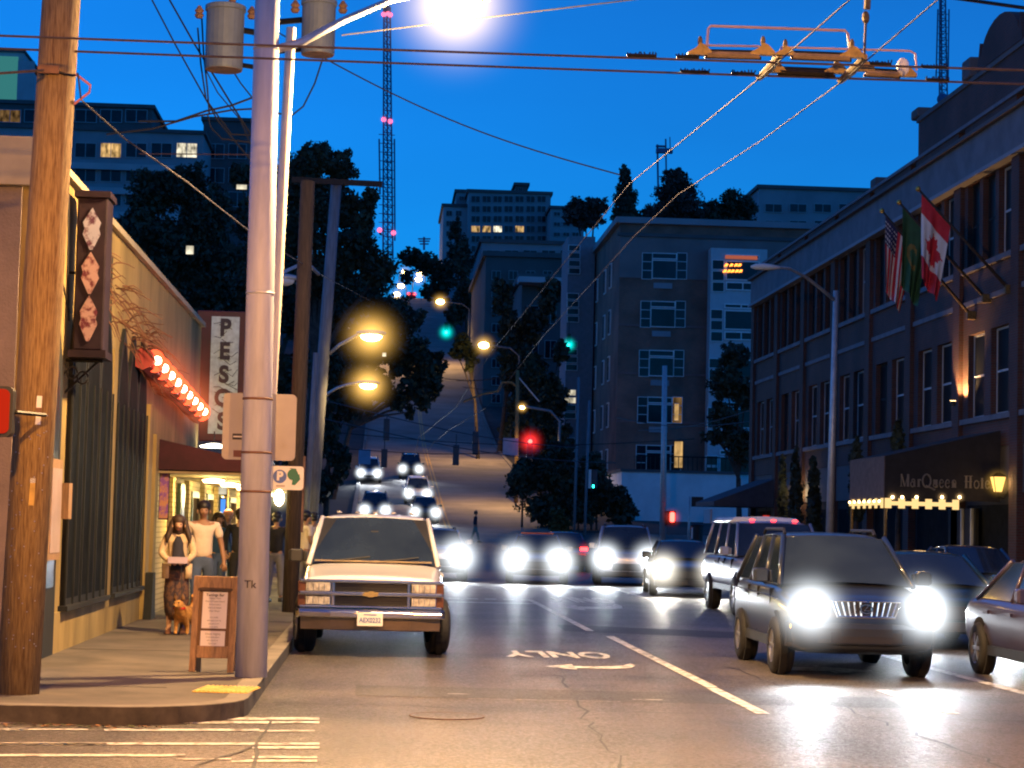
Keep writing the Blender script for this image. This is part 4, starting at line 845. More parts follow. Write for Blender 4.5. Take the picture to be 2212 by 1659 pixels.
# raised parapet of the entrance pavilion, piers and hump
yR=atx(1983,260,HX).y; yP=atx(2095,200,HX).y; zR=hz(1983,262); zQ=hz(2095,153); zH=hz(2140,50)
MB().box(HX+.02,HX+.6,ys[-1],yR,ZP+.112,zR-.05).build('raised_parapet',K['brick'],hotel)
MB().box(HX-.03,HX+.66,ys[-1],yR+.1,zR-.049,zR+.10).build('parapet_coping',K['conc_dark'],hotel)
for y in (yR,): MB().box(HX-.1,HX+.7,y-.3,y+.55,zR+.101,zR+.42).build('parapet_pier',K['conc_dark'],hotel,bevel=.06)
MB().box(HX-.12,HX+.72,yP-.35,yP+.5,zR+.101,zQ+.35).build('parapet_pier',K['conc_dark'],hotel,bevel=.06)
yh0,yh1=yP-5.2,yP-.9
P=[(yh1,zR+.102)]+[(yh1-.25,zR+.9)]+[( (yh0+yh1)/2+(yh1-yh0)/2*.86*math.cos(R(a)), zH-1.0+1.0*math.sin(R(a))) for a in range(10,171,16)]+[(yh0+.25,zR+.9),(yh0,zR+.102)]
MB().prism([(HX-.05,y,z) for y,z in P],(.6,0,0)).build('pediment',K['brick'],hotel)
for u,v in ((1888,405),):
    p=atx(u,v,HX); MB().box(HX-.05,HX+.6,p.y-.4,p.y+.4,ZP+.112,ZP+.42).build('parapet_pier',K['conc_dark'],hotel,bevel=.05)
def sash(parent,y0,y1,z0,z1,m='glass',strip=True):
    b=MB(); t=.06
    x0,x1=HX+.16,HX+.22
    b.box(x0,x1,y0,y1,z1-t,z1); b.box(x0,x1,y0,y1,z0,z0+t); b.box(x0,x1,y0,y0+t,z0+t,z1-t); b.box(x0,x1,y1-t,y1,z0+t,z1-t); b.box(x0,x1,y0+t,y1-t,(z0+z1)/2-.03,(z0+z1)/2+.03)
    w_=b.build('window',K['frame_white'] if strip else K['darkwood'],parent)
    MB().box(HX+.18,HX+.2,y0+t,y1-t,z0+t,z1-t).build('pane',K[m],w_); return w_
for i in range(9):
    y0,y1=ys[i+1]+.35,ys[i]-.35; n2=y1-y0
    sash(hotel,y0+.56,y0+n2*.5-.325,ZS2+.01,Z2T-.01); sash(hotel,y0+n2*.5+.325,y1-.56,ZS2+.01,Z2T-.01,strip=i%3!=1)
    for k in range(3):
        a=y0+(n2-.34)*k/3+.345; c=y0+(n2-.34)*(k+1)/3-.005; sash(hotel,a,c,ZS3+.01,Z3T-.01,strip=(k==0 and i>2))
# ground floor: dark shopfronts between piers, grey panels above
for i in range(9):
    y0,y1=ys[i+1]+.36,ys[i]-.36
    f=MB().box(HX+.10,HX+.27,y0,y1,.1,2.9).build('shopfront',K['darkwood'],hotel); MB().box(HX+.08,HX+.099,y0+.3,y1-.3,.6,2.6).build('pane',K['shopglass'],f)
    MB().box(HX+.03,HX+.27,y0,y1,2.905,4.195).build('fascia',K['conc_dark'],hotel)
# uplight on the pavilion
p=atx(2086,866,HX); t=thing('uplight','small warm floodlight on the canopy roof washing the hotel brick','lamp',(HX-.35,p.y+.1,p.z-.15))
MB().lathe([(0,0),(.08,0),(.10,.14),(0,.14)],n=12).build('housing',K['black'],t,world=False); MB().lathe([(0,.142),(.085,.142),(.085,.15),(0,.15)],n=12).build('lens',E['warm'],t,world=False)
lamp(t,(0,0,.2),750,(1,.48,.16),radius=.06,spot=110,aim=(.45,-.15,1),world=False)
# flags
def cloth(o,name,mats,top,bot,length,nu,nv,mf,parent,seed):
    # hangs from a slanting pole: first edge along the pole (top..bot), falls with folds
    r=random.Random(seed); b=MB(); vs=[]
    for i in range(nu+1):
        s=i/nu; e=top.lerp(bot,s)
        for j in range(nv+1):
            q=j/nv; fold=.16*math.sin(s*9+q*2.2+seed)*q+.07*math.sin(s*19+seed*2)*q
            x=e.x-(e.x-top.x)*q*.45+.06*fold; y=e.y+fold; z=e.z-length*q-(.25*(1-s))*q*q
            vs.append((x,y,z))
    fs=[];ms=[]
    for i in range(nu):
        for j in range(nv): fs.append((i*(nv+1)+j,(i+1)*(nv+1)+j,(i+1)*(nv+1)+j+1,i*(nv+1)+j+1)); ms.append(mf((i+.5)/nu,(j+.5)/nv))
    b.v=vs; b.f=fs; b.m=ms; return b.build(name,mats,parent,smooth=True)
FR=mat('flag_red',(.50,.02,.035),.8,var=.1); FWt=mat('flag_white',(.60,.58,.58),.8,var=.05); FB=mat('flag_navy',(.02,.025,.09),.8,var=.1); FG=mat('flag_green',(.02,.085,.035),.8,var=.15); FY=mat('flag_gold',(.20,.14,.03),.8,var=.1)
def us(s,q):
    if s<.46 and q<.42: 
        return 1 if (int(s*26)%2==0 and int(q*40)%3==0) else 2
    return 0 if int(s*13)%2==0 else 1
LEAF=[(0,1),(.12,.72),(.25,.78),(.2,.35),(.42,.5),(.48,.36),(.78,.42),(.68,.2),(.8,.08),(.42,-.22),(.46,-.4),(.06,-.32),(.06,-.8)]
LEAF=LEAF+[(-x,y) for x,y in LEAF[::-1]]
def inpoly(x,y,P):
    c=False; n=len(P)
    for i in range(n):
        x1,y1=P[i]; x2,y2=P[(i+1)%n]
        if (y1>y)!=(y2>y) and x<(x2-x1)*(y-y1)/(y2-y1+1e-12)+x1: c=not c
    return c
def ca(s,q):
    if q<.26 or q>.76: return 0
    return 0 if inpoly((s-.5)/.42,-(q-.51)/.23*-1,[(y,x) for x,y in LEAF]) or inpoly((s-.5)/.36,(q-.51)/.24,LEAF) else 1
def wa_(s,q): 
    d=math.hypot((s-.5)/.30,(q-.5)/.2); return 1 if .5<d<.8 and s<.62 else 0
fl=[((2097,681),(1905,455),1.9,us,(FR,FWt,FB),'striped red and white flag with a starred navy corner, leftmost of the three','stars and stripes',3),
    ((2130,645),(1942,437),2.0,wa_,(FG,FY,FB),'dark green flag with a dull gold emblem, middle of the three','green',5),
    ((2180,625),(1983,408),2.1,ca,(FR,FWt,FB),'red and white flag with a red leaf, rightmost of the three','leaf',8)]
for (bu,bv),(tu,tv),ln,mf,mm,lab,nm,seed in fl:
    base=atx(bu,bv,HX-.13); tip=at(tu,tv,base.y+.1); t=thing('flagpole','slanting bronze flagpole on the hotel wall carrying the %s flag'%nm,'flagpole',tuple(base))
    MB().tube([base,tip],[.05,.03],10).build('pole',K['polewood_dark'],t,smooth=True); MB().ell(tip,.075,10,8).build('finial',mat('gold_ball',(.7,.42,.1),.35,metal=.8),t,smooth=True)
    MB().obox(base,(.12,0,0),(0,.09,0),(0,0,.12)).build('socket',K['brass'],t)
    a=tip.lerp(base,.04); c=tip.lerp(base,.36); f=cloth(None,'flag',list(mm),a,c,ln,42,48,mf,None,seed)
    tag(f,lab,'flag')
# hotel canopy
CY=55.95; CXo=13.66
cz0=at(1920,1080,CY).z; cz1=at(1920,985,CY).z; czw=at(2170,930,CY).z; CY1=60.1
t=thing('entrance_canopy','black canvas hotel entrance canopy lettered MarQueen Hotel with bulbs and a glowing scalloped edge','canopy',(15.2,CY,cz0))
MB().prism([(CXo,CY,cz0+.02),(HX-.15,CY,cz0+.02),(HX-.15,CY,czw),(CXo,CY,cz1)],(0,.03,0)).build('side_panel',K['awning'],t)
MB().poly([(CXo,CY+.03,cz1),(HX-.15,CY+.03,czw),(HX-.15,CY1,czw),(CXo,CY1,cz1)]).build('roof',K['awning'],t)
MB().box(CXo-.02,CXo,CY+.01,CY1,cz0+.02,cz1).build('front_panel',K['awning_lit'],t)
def scallop(name,pts0,pts1,n):
    b=MB()
    for i in range(n):
        f0,f1=i/n,(i+1)/n; a=Vector(pts0).lerp(Vector(pts1),f0); c=Vector(pts0).lerp(Vector(pts1),f1); d=.20 if i%2==0 else .12
        off=Vector((0,.0,0)); b.add([a+Vector((0,0,.07 if i%2==0 else -.01)),c+Vector((0,0,.07 if i%2==0 else -.01)),c-Vector((0,0,d)),a-Vector((0,0,d))],[(0,1,2,3)])
    return b.build(name,mat('lit_valance_cloth',(.8,.62,.3),.9) if name=='x' else E_val,t)
E_val=emat('cream_valance_painted_glow',(1,.66,.26),1.25)  # bulb light put into the cloth, which glows by itself
scallop('valance',(CXo,CY-.02,cz0-.02),(CXo+2.05,CY-.02,cz0-.02),11); scallop('valance',(CXo-.03,CY,cz0-.02),(CXo-.03,CY1,cz0-.02),12)
for i,u in enumerate((1928,1949,1980,2035,2073)):
    c=at(u,1074 if u<2070 else 1074,CY-.05); MB().ell(c,.042,8,6).build('bulb',E['warm'],t); 
    if i in (0,3,4): halo(t,c,.16,(1,.6,.25),9,2)
for i in range(7): MB().ell((CXo-.05,CY+.4+i*.6,cz0-.03),.035,8,6).build('bulb',E['warm'],t)
for y in (CY+.05,CY1-.05): MB().tube([(CXo+.04,y,.12),(CXo+.04,y,cz0)],.045,8).build('post',K['brass'],t)
lamp(t,(15.2,58,2.4),38,(1,.6,.25),radius=.2)
K['gold']=mat('dull_gold_lettering',(.16,.145,.12),.6,var=.1)
zt_=at(2040,1042,CY).z; a_=at(1943,1042,CY).x; c_=at(2147,1042,CY).x
# Roman capitals for the canopy: thin strokes with serifs made from bars
def serif_text(s,x0,x1,z0,h,y,parent):
    wd={'M':1.25,'a':.72,'r':.62,'Q':1.2,'u':.8,'e':.7,'n':.82,'H':1.15,'o':.78,'t':.55,'l':.42,' ':.7}
    tot=sum(wd[c] for c in s); k=(x1-x0)/tot; x=x0
    for ch in s:
        w_=wd[ch]*k; xh=h*.62; b=MB(); m0=x+w_*.1; m1=x+w_*.9
        def vb(xx,z1=xh,th=.028,z_=0,ser=True):
            b.box(xx-th,xx+th,y-.012,y-.003,z0+z_,z0+z1)
            if ser: b.box(xx-.042,xx+.042,y-.0125,y-.003,z0+z_,z0+z_+.014)
        def ln(p,q,r=.018): b.tube([(p[0],y-.008,z0+p[1]),(q[0],y-.008,z0+q[1])],r,5)
        def ring(cx,cz,rx,rz,a0=0,a1=360,r=.018): b.tube([(cx+rx*math.cos(R(a0+(a1-a0)*i/18)),y-.008,z0+cz+rz*math.sin(R(a0+(a1-a0)*i/18))) for i in range(19)],r,5)
        mx=(m0+m1)/2; hw=(m1-m0)/2
        if ch=='M': vb(m0+.02,h,.012); vb(m1-.03,h,.03); ln((m0+.02,h),(mx,0),.024); ln((mx,0),(m1-.03,h),.012)
        elif ch=='H': vb(m0+.05,h); vb(m1-.05,h); ln((m0,h*.52),(m1,h*.52),.012); b.box(m0-.01,m0+.11,y-.0125,y-.003,z0+h-.018,z0+h); b.box(m1-.11,m1+.01,y-.0125,y-.003,z0+h-.018,z0+h)
        elif ch=='Q': ring(mx,h*.5,hw,h*.52,r=.024); ln((mx-.02,.04),(m1+.12,-h*.22),.026)
        elif ch=='a': ring(mx-.02,xh*.33,hw*.7,xh*.33); vb(m1-.04,xh*.75); ring(mx,xh*.7,hw*.6,xh*.28,0,170)
        elif ch=='r': vb(m0+.05); ring(mx+.03,xh*.55,hw*.6,xh*.4,40,150)
        elif ch=='u': vb(m1-.04); vb(m0+.05,xh,.026,xh*.35,False); ring(mx,xh*.36,hw*.72,xh*.36,180,360,.016)
        elif ch=='n': vb(m0+.05); vb(m1-.05,xh*.62); ring(mx,xh*.6,hw*.7,xh*.38,0,180,.016)
        elif ch=='e': ring(mx,xh*.5,hw*.85,xh*.5,20,330); ln((mx-hw*.8,xh*.58),(mx+hw*.8,xh*.58),.010)
        elif ch=='o': ring(mx,xh*.5,hw*.9,xh*.5)
        elif ch=='t': vb(mx,h*.85); ln((mx-hw*.8,xh),(mx+hw*.8,xh),.012)
        elif ch=='l': vb(mx,h)
        if b.v: b.build('letter',K['gold'],parent)
        x+=w_
serif_text('MarQueen Hotel',a_,c_,zt_-.14,.34,CY,t)
# wall lanterns
for (u,v,lab) in ((1723,1064,'bright wall lantern low on the hotel wall left of the canopy'),):
    p=atx(u,v,HX-.35); t=thing('wall_lantern',lab,'lamp',tuple(p)); MB().ell((0,0,0),(.12,.12,.16),12,8).build('bulb',E['warm_hot'],t,world=False,smooth=True); MB().tube([(0,0,.16),(0,0,.3),(.34,0,.32)],.02,6).build('bracket',K['iron'],t,world=False)
    halo(t,(0,0,0),.5,(1,.62,.25),8,2,world=False); lamp(t,(-.12,0,0),55,(1,.55,.2),world=False)
p=at(2156,1043,CY-.3); t=thing('wall_lantern','tapered yellow lantern at the right end of the hotel canopy','lamp',tuple(p))
MB().loft([[(x*s,y*s,z) for x,y in ((-1,-1),(1,-1),(1,1),(-1,1))] for s,z in ((.09,-.24),(.17,.16))]).build('lantern_glass',emat('amber_lantern_glass_glow',(1,.55,.13),2),t,world=False)
b=MB()
for sx in (-1,1):
    for sy in (-1,1): b.tube([(sx*.092,sy*.092,-.24),(sx*.172,sy*.172,.16)],.012,5)
b.tube([(0,0,-.24),(0,0,-.38),(.2,.1,-.42),(.35,.2,-.2)],.015,5)
b.loft([[(x*s,y*s,z) for x,y in ((-1,-1),(1,-1),(1,1),(-1,1))] for s,z in ((.2,.16),(.05,.28))]); b.build('lantern_frame',K['iron'],t,world=False)
halo(t,(0,0,0),.42,(1,.55,.1),6,2,world=False); lamp(t,(-.0,-.28,0),20,(1,.55,.18),world=False)
# entrance doors with white jambs, side plants lit green
t=thing('entrance_door','tall dark doorway with pale jambs under the hotel canopy','door',(HX-.1,59.8,0))
MB().box(HX-.13,HX-.02,58.4,61.2,.15,2.5).build('leaf_panel',K['darkwood'],t)
for y in (58.6,59.6): MB().box(HX-.2,HX-.131,y-.05,y+.05,.2,2.5).build('jamb',K['frame_white'],t)
# shop awning at the far end of the hotel
p=at(1560,1100,95); t=thing('shop_awning','dark blue sloping shop awning at the far left end of the hotel','awning',(15.6,93,2.6))
MB().prism([(HX,89,4.0),(14.3,89,2.95),(14.3,89,2.75),(HX,89,2.75)],(0,5.2,0)).build('canvas',mat('dark_blue_canvas',(.03,.04,.06),.8,var=.2),t)
MB().box(14.2,14.28,89.3,91.2,2.0,2.6).build('hanging_sign',K['conc_pale'],t)
t,w_,h_=flat('shop_sign','small orange square sign low on the hotel shopfront','sign',1648,1113,1662,1128,86,E['redsoft']); MB().tube([(0,.02,h_),(0,.02,h_+.4)],.02,5).build('hanger',K['iron'],t,world=False)
# ------------------------------------------------------------------ windowed blocks
def fwin(parent,u0,v0,u1,v1,Y,cols,rows_,fm,pm,name='window',lit=None,dep=.12):
    a=at(u0,v0,Y); c=at(u1,v1,Y); x0,x1,z0,z1=min(a.x,c.x),max(a.x,c.x),min(a.z,c.z),max(a.z,c.z); b=MB(); t=.045*(x1-x0)/2.2+.02
    for i in range(cols+1): xx=x0+(x1-x0-t)*i/cols; b.box(xx,xx+t,Y-dep,Y-.002,z0,z1)
    for j in range(rows_+1): zz=z0+(z1-z0-t)*j/rows_; b.box(x0+t,x1-.001,Y-dep+.002,Y-.004,zz,zz+t)
    w_=b.build(name,fm,parent); MB().box(x0+.01,x1-.01,Y-dep*.6,Y-.05,z0+.01,z1-.01).build('pane',pm,w_); return w_
apt=thing('brick_apartment_block','dark red brick apartment block with white framed windows beyond the hotel','building',(20,151,gz(20,151)))
aL=at(1336,700,151).x; aT=at(1400,484,151).z; aR=at(1760,484,151).x
MB().box(aL,aR,151,196,0,aT).build('wall',K['brick2'],apt)
b=MB(); b.box(aL-.35,aR+.2,150.65,196.3,aT+.002,aT+.45); b.build('parapet',K['conc_grey'],apt); 
b=MB(); b.box(aL-.22,aR,150.80,150.99,aT-.95,aT-.7); b.build('cornice',K['conc_dark'],apt)
MB().box(aL-.02,aR,150.93,150.995,aT-4.0,aT-.96).build('stone_frieze',mat('greyish_frieze',(.19,.15,.15),.85,var=.15,vscale=.4),apt)
for k in range(1,5): 
    v=614+104*(k-1)-14; z=at(1340,v,151).z; MB().box(aL,aR,150.94,150.995,z,z+.16).build('brick_band',mat('pinkish_band',(.22,.11,.10),.85,var=.1),apt)
FWm=K['frame_pale']
for k in range(5):
    v0=(546,650,756,857,961)[k]; du=-3.3*k
    u0,u1=1387+du,1483+du
    wn=fwin(apt,u0,v0,u0+21,v0+58,151,1,3,FWm,K['glassblue']); fwin(apt,u1-21,v0,u1,v0+58,151,1,3,FWm,E['window_dim'] if k==3 else K['glassblue'])
    b_=fwin(apt,u0+21.3,v0,u1-21.3,v0+15,151,1,1,FWm,K['glassblue']); fwin(apt,u0+21.3,v0+15.4,u1-21.3,v0+58,151,1,1,FWm,K['glassblue'])
    MB().box(at(u0+26,v0,151).x,at(u1-30,v0,151).x,150.9,150.998,at(u0,v0+76,151).z,at(u0,v0+64,151).z).build('vent_panel',K['conc_grey'],apt)
t=thing('room_lamp','small yellow lit lamp seen in an apartment window, fourth row','lamp',tuple(at(1462,905,150.8))); MB().box(-.18,.12,-.02,0,-.1,1.1).build('glow',E['window'],t,world=False); MB().box(-.2,.14,0.001,.02,-.14,1.15).build('frame',K['frame_white'],t,world=False)
t=thing('lit_doorway','narrow orange lit opening low in the apartment block above the white wall','door',tuple(at(1465,1010,150.8))); MB().box(-.3,.3,-.02,0,0,1.9).build('glow',E['window'],t,world=False); MB().box(-.36,.36,0.001,.02,-.05,1.95).build('frame',K['darkwood'],t,world=False)
# white glazed bay tower
bx0=at(1533,700,149.6).x; bx1=at(1655,700,149.6).x; zt0=at(1590,537,149.6).z
MB().box(bx0,bx1,149.6,150.92,4,zt0).build('bay_tower',K['frame_white'],apt)
for k in range(5):
    v0=(549,656,762,868,972)[k]; du=-3.4*k; u0=1538+du; u1=1640+du; Y=149.6
    for j in range(3 if k<5 else 2): fwin(apt,u0,v0+12+j*24,u0+26,v0+34+j*24,Y,1,1,FWm,K['glassblue'])
    fwin(apt,u0+30,v0,u1,v0+12,Y,2,1,FWm,K['glassblue']); fwin(apt,u0+30,v0+14,u1,v0+58,Y,1,1,FWm,K['glassblue']); fwin(apt,u0+30,v0+60,u1,v0+80,Y,2,1,FWm,K['glassblue'])
t=thing('neon_sign','two short rows of orange glowing neon squiggles behind the top bay window','neon sign',tuple(at(1585,578,149.5)))
for row,(v,us_) in enumerate(((573,(1569,1580,1590,1598)),(586,(1566,1575,1583,1592,1600)))):
    b=MB()
    for u in us_:
        p=at(u,v,149.44)-Vector(t.location); b.tube([p+Vector((-.12,0,-.09)),p+Vector((.0,0,.09)),p+Vector((.10,0,.10)),p+Vector((.02,0,-.06))],.05,5)
    b.build('neon_row',E['neon'],t,world=False)
a=at(1567,551,149.45); c=at(1636,561,149.45); MB().box(a.x-t.location.x,c.x-t.location.x,-.05,0,c.z-t.location.z,a.z-t.location.z).build('lit_ceiling',emat('pink_room_glow',(.8,.2,.12),.5),t,world=False)
# street side windows and narrow glazed tower of the apartment block
for k in range(5):
    for y in (156,160,166,170,176,182):
        z=at(1340,605+104*k,151).z; f=MB().box(aL-.10,aL-.002,y,y+1.1,z,z+1.9).build('window',FWm,apt); MB().box(aL-.12,aL-.101,y+.1,y+1.0,z+.1,z+1.8).build('pane',K['glassblue'],f)
tx0=at(1224,700,168).x; tx1=at(1259,700,168).x; tz=at(1240,510,168).z
MB().box(tx0,aL-.13,168,174,0,tz).build('glazed_tower',mat('pale_tower_cladding',(.18,.19,.22),.8,var=.12),apt)
for k in range(5):
    for j in range(4):
        v0=529+104*k+j*16.5; fwin(apt,1228-3*k,v0,1253-3*k,v0+14.5,168,1,1,FWm,E['window_white'] if (k==3 and j<2) else K['glassblue'])
# white wall by the junction
wx0=at(1342,1080,139).x; wx1=at(1660,1080,139).x; wz=at(1480,1022,139).z
t=thing('white_wall','low whitewashed block building at the junction below the apartment block','wall',((wx0+wx1)/2,139,gz(20,139)))
MB().box(wx0,wx1,139,148,0,wz).build('wall',K['whitewall'],t); MB().box(wx0-.1,wx1+.1,138.9,148.1,wz+.002,wz+.18).build('coping',K['conc_dark'],t)
b=MB()
for k in range(26): 
    x=wx0+1+k*(wx1-wx0-2)/25; b.tube([(x,139.3,wz+.18),(x,139.3,wz+1.1)],.03,4)
b.tube([(wx0+1,139.3,wz+1.1),(wx1-1,139.3,wz+1.1)],.04,4); b.build('railing',K['iron'],t)
# generic far blocks
def far_block(label,Y,u0,u1,vt,depth,m,rows,cols,wh,gap_u,lit=(),fm=None,zb=None,name='apartment_block',bands=None,vrow0=None,vstep=None,uin=6,pm='glassblue'):
    a=at(u0,vt,Y); c=at(u1,vt,Y); zb=zb if zb is not None else gz((a.x+c.x)/2,Y)-6; t=thing(name,label,'building',((a.x+c.x)/2,Y,zb))
    zt_=(a.z+c.z)/2; MB().box(a.x,c.x,Y,Y+depth,zb,zt_).build('wall',K[m],t); MB().box(a.x-.4,c.x+.4,Y-.4,Y+depth,zt_+.002,zt_+.6).build('roof',K['conc_dark'],t)
    vr=vrow0 or vt+8
    for r in range(rows):
        v=vr+r*vstep
        for k in range(cols):
            uu=u0+uin+(u1-u0-2*uin)*k/cols; ue=uu+(u1-u0-2*uin)/cols-gap_u; pmx=lit[(r,k)] if (r,k) in lit else K[pm]
            fwin(t,uu,v,ue,v+wh,Y,2,1,fm or K['conc_pale'],pmx,dep=.2)
        if bands:
            z=at(u0,v+wh+4,Y).z; MB().box(a.x-.1,c.x+.1,Y-1.0,Y-.003,z-.9,z+.1).build('balcony',K[bands],t)
    return t
LW=E['window']; LWW=E['window_white']
far_block('mid-rise apartment tower on the hill with a few lit windows, centre of the skyline',420,1012,1190,418,30,'conc_grey',6,7,15,5,{(3,0):LW,(3,1):LW,(3,2):LWW,(3,4):LW},vrow0=423,vstep=21.5,bands=None)
far_block('narrow left wing of the hilltop apartment tower',424,958,1011,447,25,'conc_pale',5,2,12,8,vrow0=455,vstep=22,name='apartment_wing')
far_block('upper penthouse left on the hilltop apartment tower',430,986,1030,416,20,'conc_grey',1,2,8,6,vrow0=424,vstep=22,name='penthouse',zb=at(1000,447,430).z)
far_block('small box like roof house on the hilltop apartment tower',428,1114,1140,401,12,'conc_dark',1,1,8,6,vrow0=405,vstep=22,name='roof_house',zb=at(1120,418,428).z)
far_block('lower grey wing right of the hilltop apartment tower',410,1190,1262,452,25,'conc_grey',4,3,9,6,vrow0=458,vstep=22,name='apartment_wing')
far_block('pale terraced block below the hilltop apartment tower',330,1040,1300,528,30,'conc_grey',1,6,10,10,vrow0=540,vstep=20,uin=10,name='terraced_block')
far_block('dark brick block on the hill right of the road, below the terraced block',250,1050,1222,556,40,'conc_dark',8,4,20,18,vrow0=585,vstep=38,uin=12)
t=far_block('pale framed house front right of the hill road beside the glazed tower',215,1128,1225,605,18,'conc_dark',3,2,40,14,vrow0=660,vstep=75,uin=10,name='house')
MB().box(at(1120,600,213).x,at(1228,600,213).x,212,215,at(1150,612,213).z,at(1150,600,213).z).build('eaves',K['conc_pale'],t)
far_block('long grey flat building on the skyline right of the trees',330,1640,1930,412,40,'conc_grey',2,5,20,16,vrow0=440,vstep=36,uin=12,name='flat_building')
far_block('wide condominium with balconies and lit windows at the upper left',330,-60,440,282,30,'conc_grey',6,9,34,10,{(0,5):LW,(0,8):LWW,(5,7):E['window_dim']},vrow0=308,vstep=52,uin=4,bands='conc_pale',name='condominium')
t=far_block('recessed dark top storey of the condominium with overhanging roof',338,-60,330,228,22,'conc_dark',1,7,30,8,{(0,1):E['window_dim']},vrow0=236,vstep=40,uin=4,name='condominium',zb=at(100,282,338).z)
far_block('right wing of the condominium half hidden by the white pole',345,440,548,262,20,'conc_dark',3,2,34,10,vrow0=310,vstep=52,name='condominium')
far_block('teal lit tower at the upper left corner behind the timber pole',520,-60,52,112,25,'conc_pale',3,2,20,12,{},vrow0=130,vstep=30,name='tower_block',zb=40)
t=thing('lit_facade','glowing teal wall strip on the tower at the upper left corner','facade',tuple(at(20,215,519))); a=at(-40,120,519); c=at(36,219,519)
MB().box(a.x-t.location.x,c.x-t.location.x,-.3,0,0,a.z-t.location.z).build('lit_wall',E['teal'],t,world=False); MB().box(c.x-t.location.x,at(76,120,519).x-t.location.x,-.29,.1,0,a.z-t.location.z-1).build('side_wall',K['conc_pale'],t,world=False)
# ------------------------------------------------------------------ masts
def mast(label,Y,u,v0,v1,wpx,n,beacons,arms=()):
    a=at(u,v0,Y); c=at(u+2,v1,Y); w_=wpx/4500*Y/2; t=thing('radio_mast',label,'mast',(c.x,Y,c.z)); b=MB(); top=Vector((c.x+(a.x-c.x),Y,a.z))
    r=.13*Y/420
    cs=[(-1,-.6),(1,-.6),(0,1.1)]
    for dx,dy in cs: b.tube([c+Vector((dx*w_*1.25,dy*w_,0)),top+Vector((dx*w_*.8,dy*w_*.8,0))],r*1.3,4)
    for i in range(n):
        f0,f1=i/n,(i+1)/n; p=c.lerp(top,f0); q=c.lerp(top,f1); s0=w_*(1.25-.45*f0); s1=w_*(1.25-.45*f1)
        for k in range(3):
            (dx,dy),(ex,ey)=cs[k],cs[(k+1)%3]; b.tube([p+Vector((dx*s0,dy*s0,0)),p+Vector((ex*s0,ey*s0,0))],r*.6,3,cap=False); b.tube([p+Vector((dx*s0,dy*s0,0)),q+Vector((ex*s1,ey*s1,0))],r*.6,3,cap=False)
    b.build('lattice',K['masthaze'],t); 
    for du,v in beacons:
        p=at(u+du,v,Y-2); MB().ell(p,.0011*Y,8,6).build('beacon',E['beacon'],t); halo(t,p,.0024*Y,(1,.1,.3),.12 if Y>500 else .2,2,core=.5)
    return t
t=mast('tall lattice radio mast with pink beacons above the dark trees left of centre',560,836,16,560,17,34,((-7,31),(1,29),(7,32),(-7,258),(7,262),(-16,497),(14,503)))
MB().ell(at(834,16,558),(1.0,1.0,1.6),10,8).build('top_antenna',K['masthaze'],t)
b=MB(); b.tube([at(819,300,559),at(821,420,559),at(821,400,559)],.22,4); b.tube([at(852,300,559),at(853,520,559)],.22,4)
for i in range(12): b.tube([at(818,290+i*19,559),at(853,292+i*19,559)],.12,3)
b.build('side_lattice',K['masthaze'],t)
t=mast('lattice radio mast rising behind the hotel parapet at the upper right',520,2035,-30,250,15,20,())
MB().ell(at(2037,215,517),(1.6,.6,1.6),12,8).build('dish',K['masthaze'],t)
b=MB(); b.tube([at(2026,20,519),at(2022,170,519)],.2,4); b.tube([at(2050,20,519),at(2048,170,519)],.2,4)
for i in range(10): b.tube([at(2024,30+i*14,519),at(2050,31+i*14,519)],.1,3)
b.build('side_lattice',K['masthaze'],t)
p=at(1433,420,400); t=thing('antenna_frame','small antenna platform on two legs above the round tree','antenna',tuple(p)); b=MB()
b.tube([at(1422,420,400),at(1420,312,400)],.2,4); b.tube([at(1440,420,400),at(1438,300,400)],.16,4); b.build('legs',K['masthaze'],t)
b=MB(); b.obox(at(1435,326,400),(1.6,0,0),(0,.6,0),(0,0,.45)); b.obox(at(1428,316,400),(1.0,0,0),(0,.4,0),(0,0,.15)); b.tube([at(1448,330,400),at(1447,296,400)],.1,4); b.build('platform',K['masthaze'],t)
p=at(916,540,470); t=thing('power_pole','distant power pole with three crossarms on the hill crest','utility pole',tuple(p)); MB().tube([p,at(916,512,470)],.25,5).build('pole',K['masthaze'],t)
for k,v in enumerate((516,521,527)): MB().tube([at(903+k*2,v,470),at(930-k*2,v,470)],.16,4).build('crossarm',K['masthaze'],t)
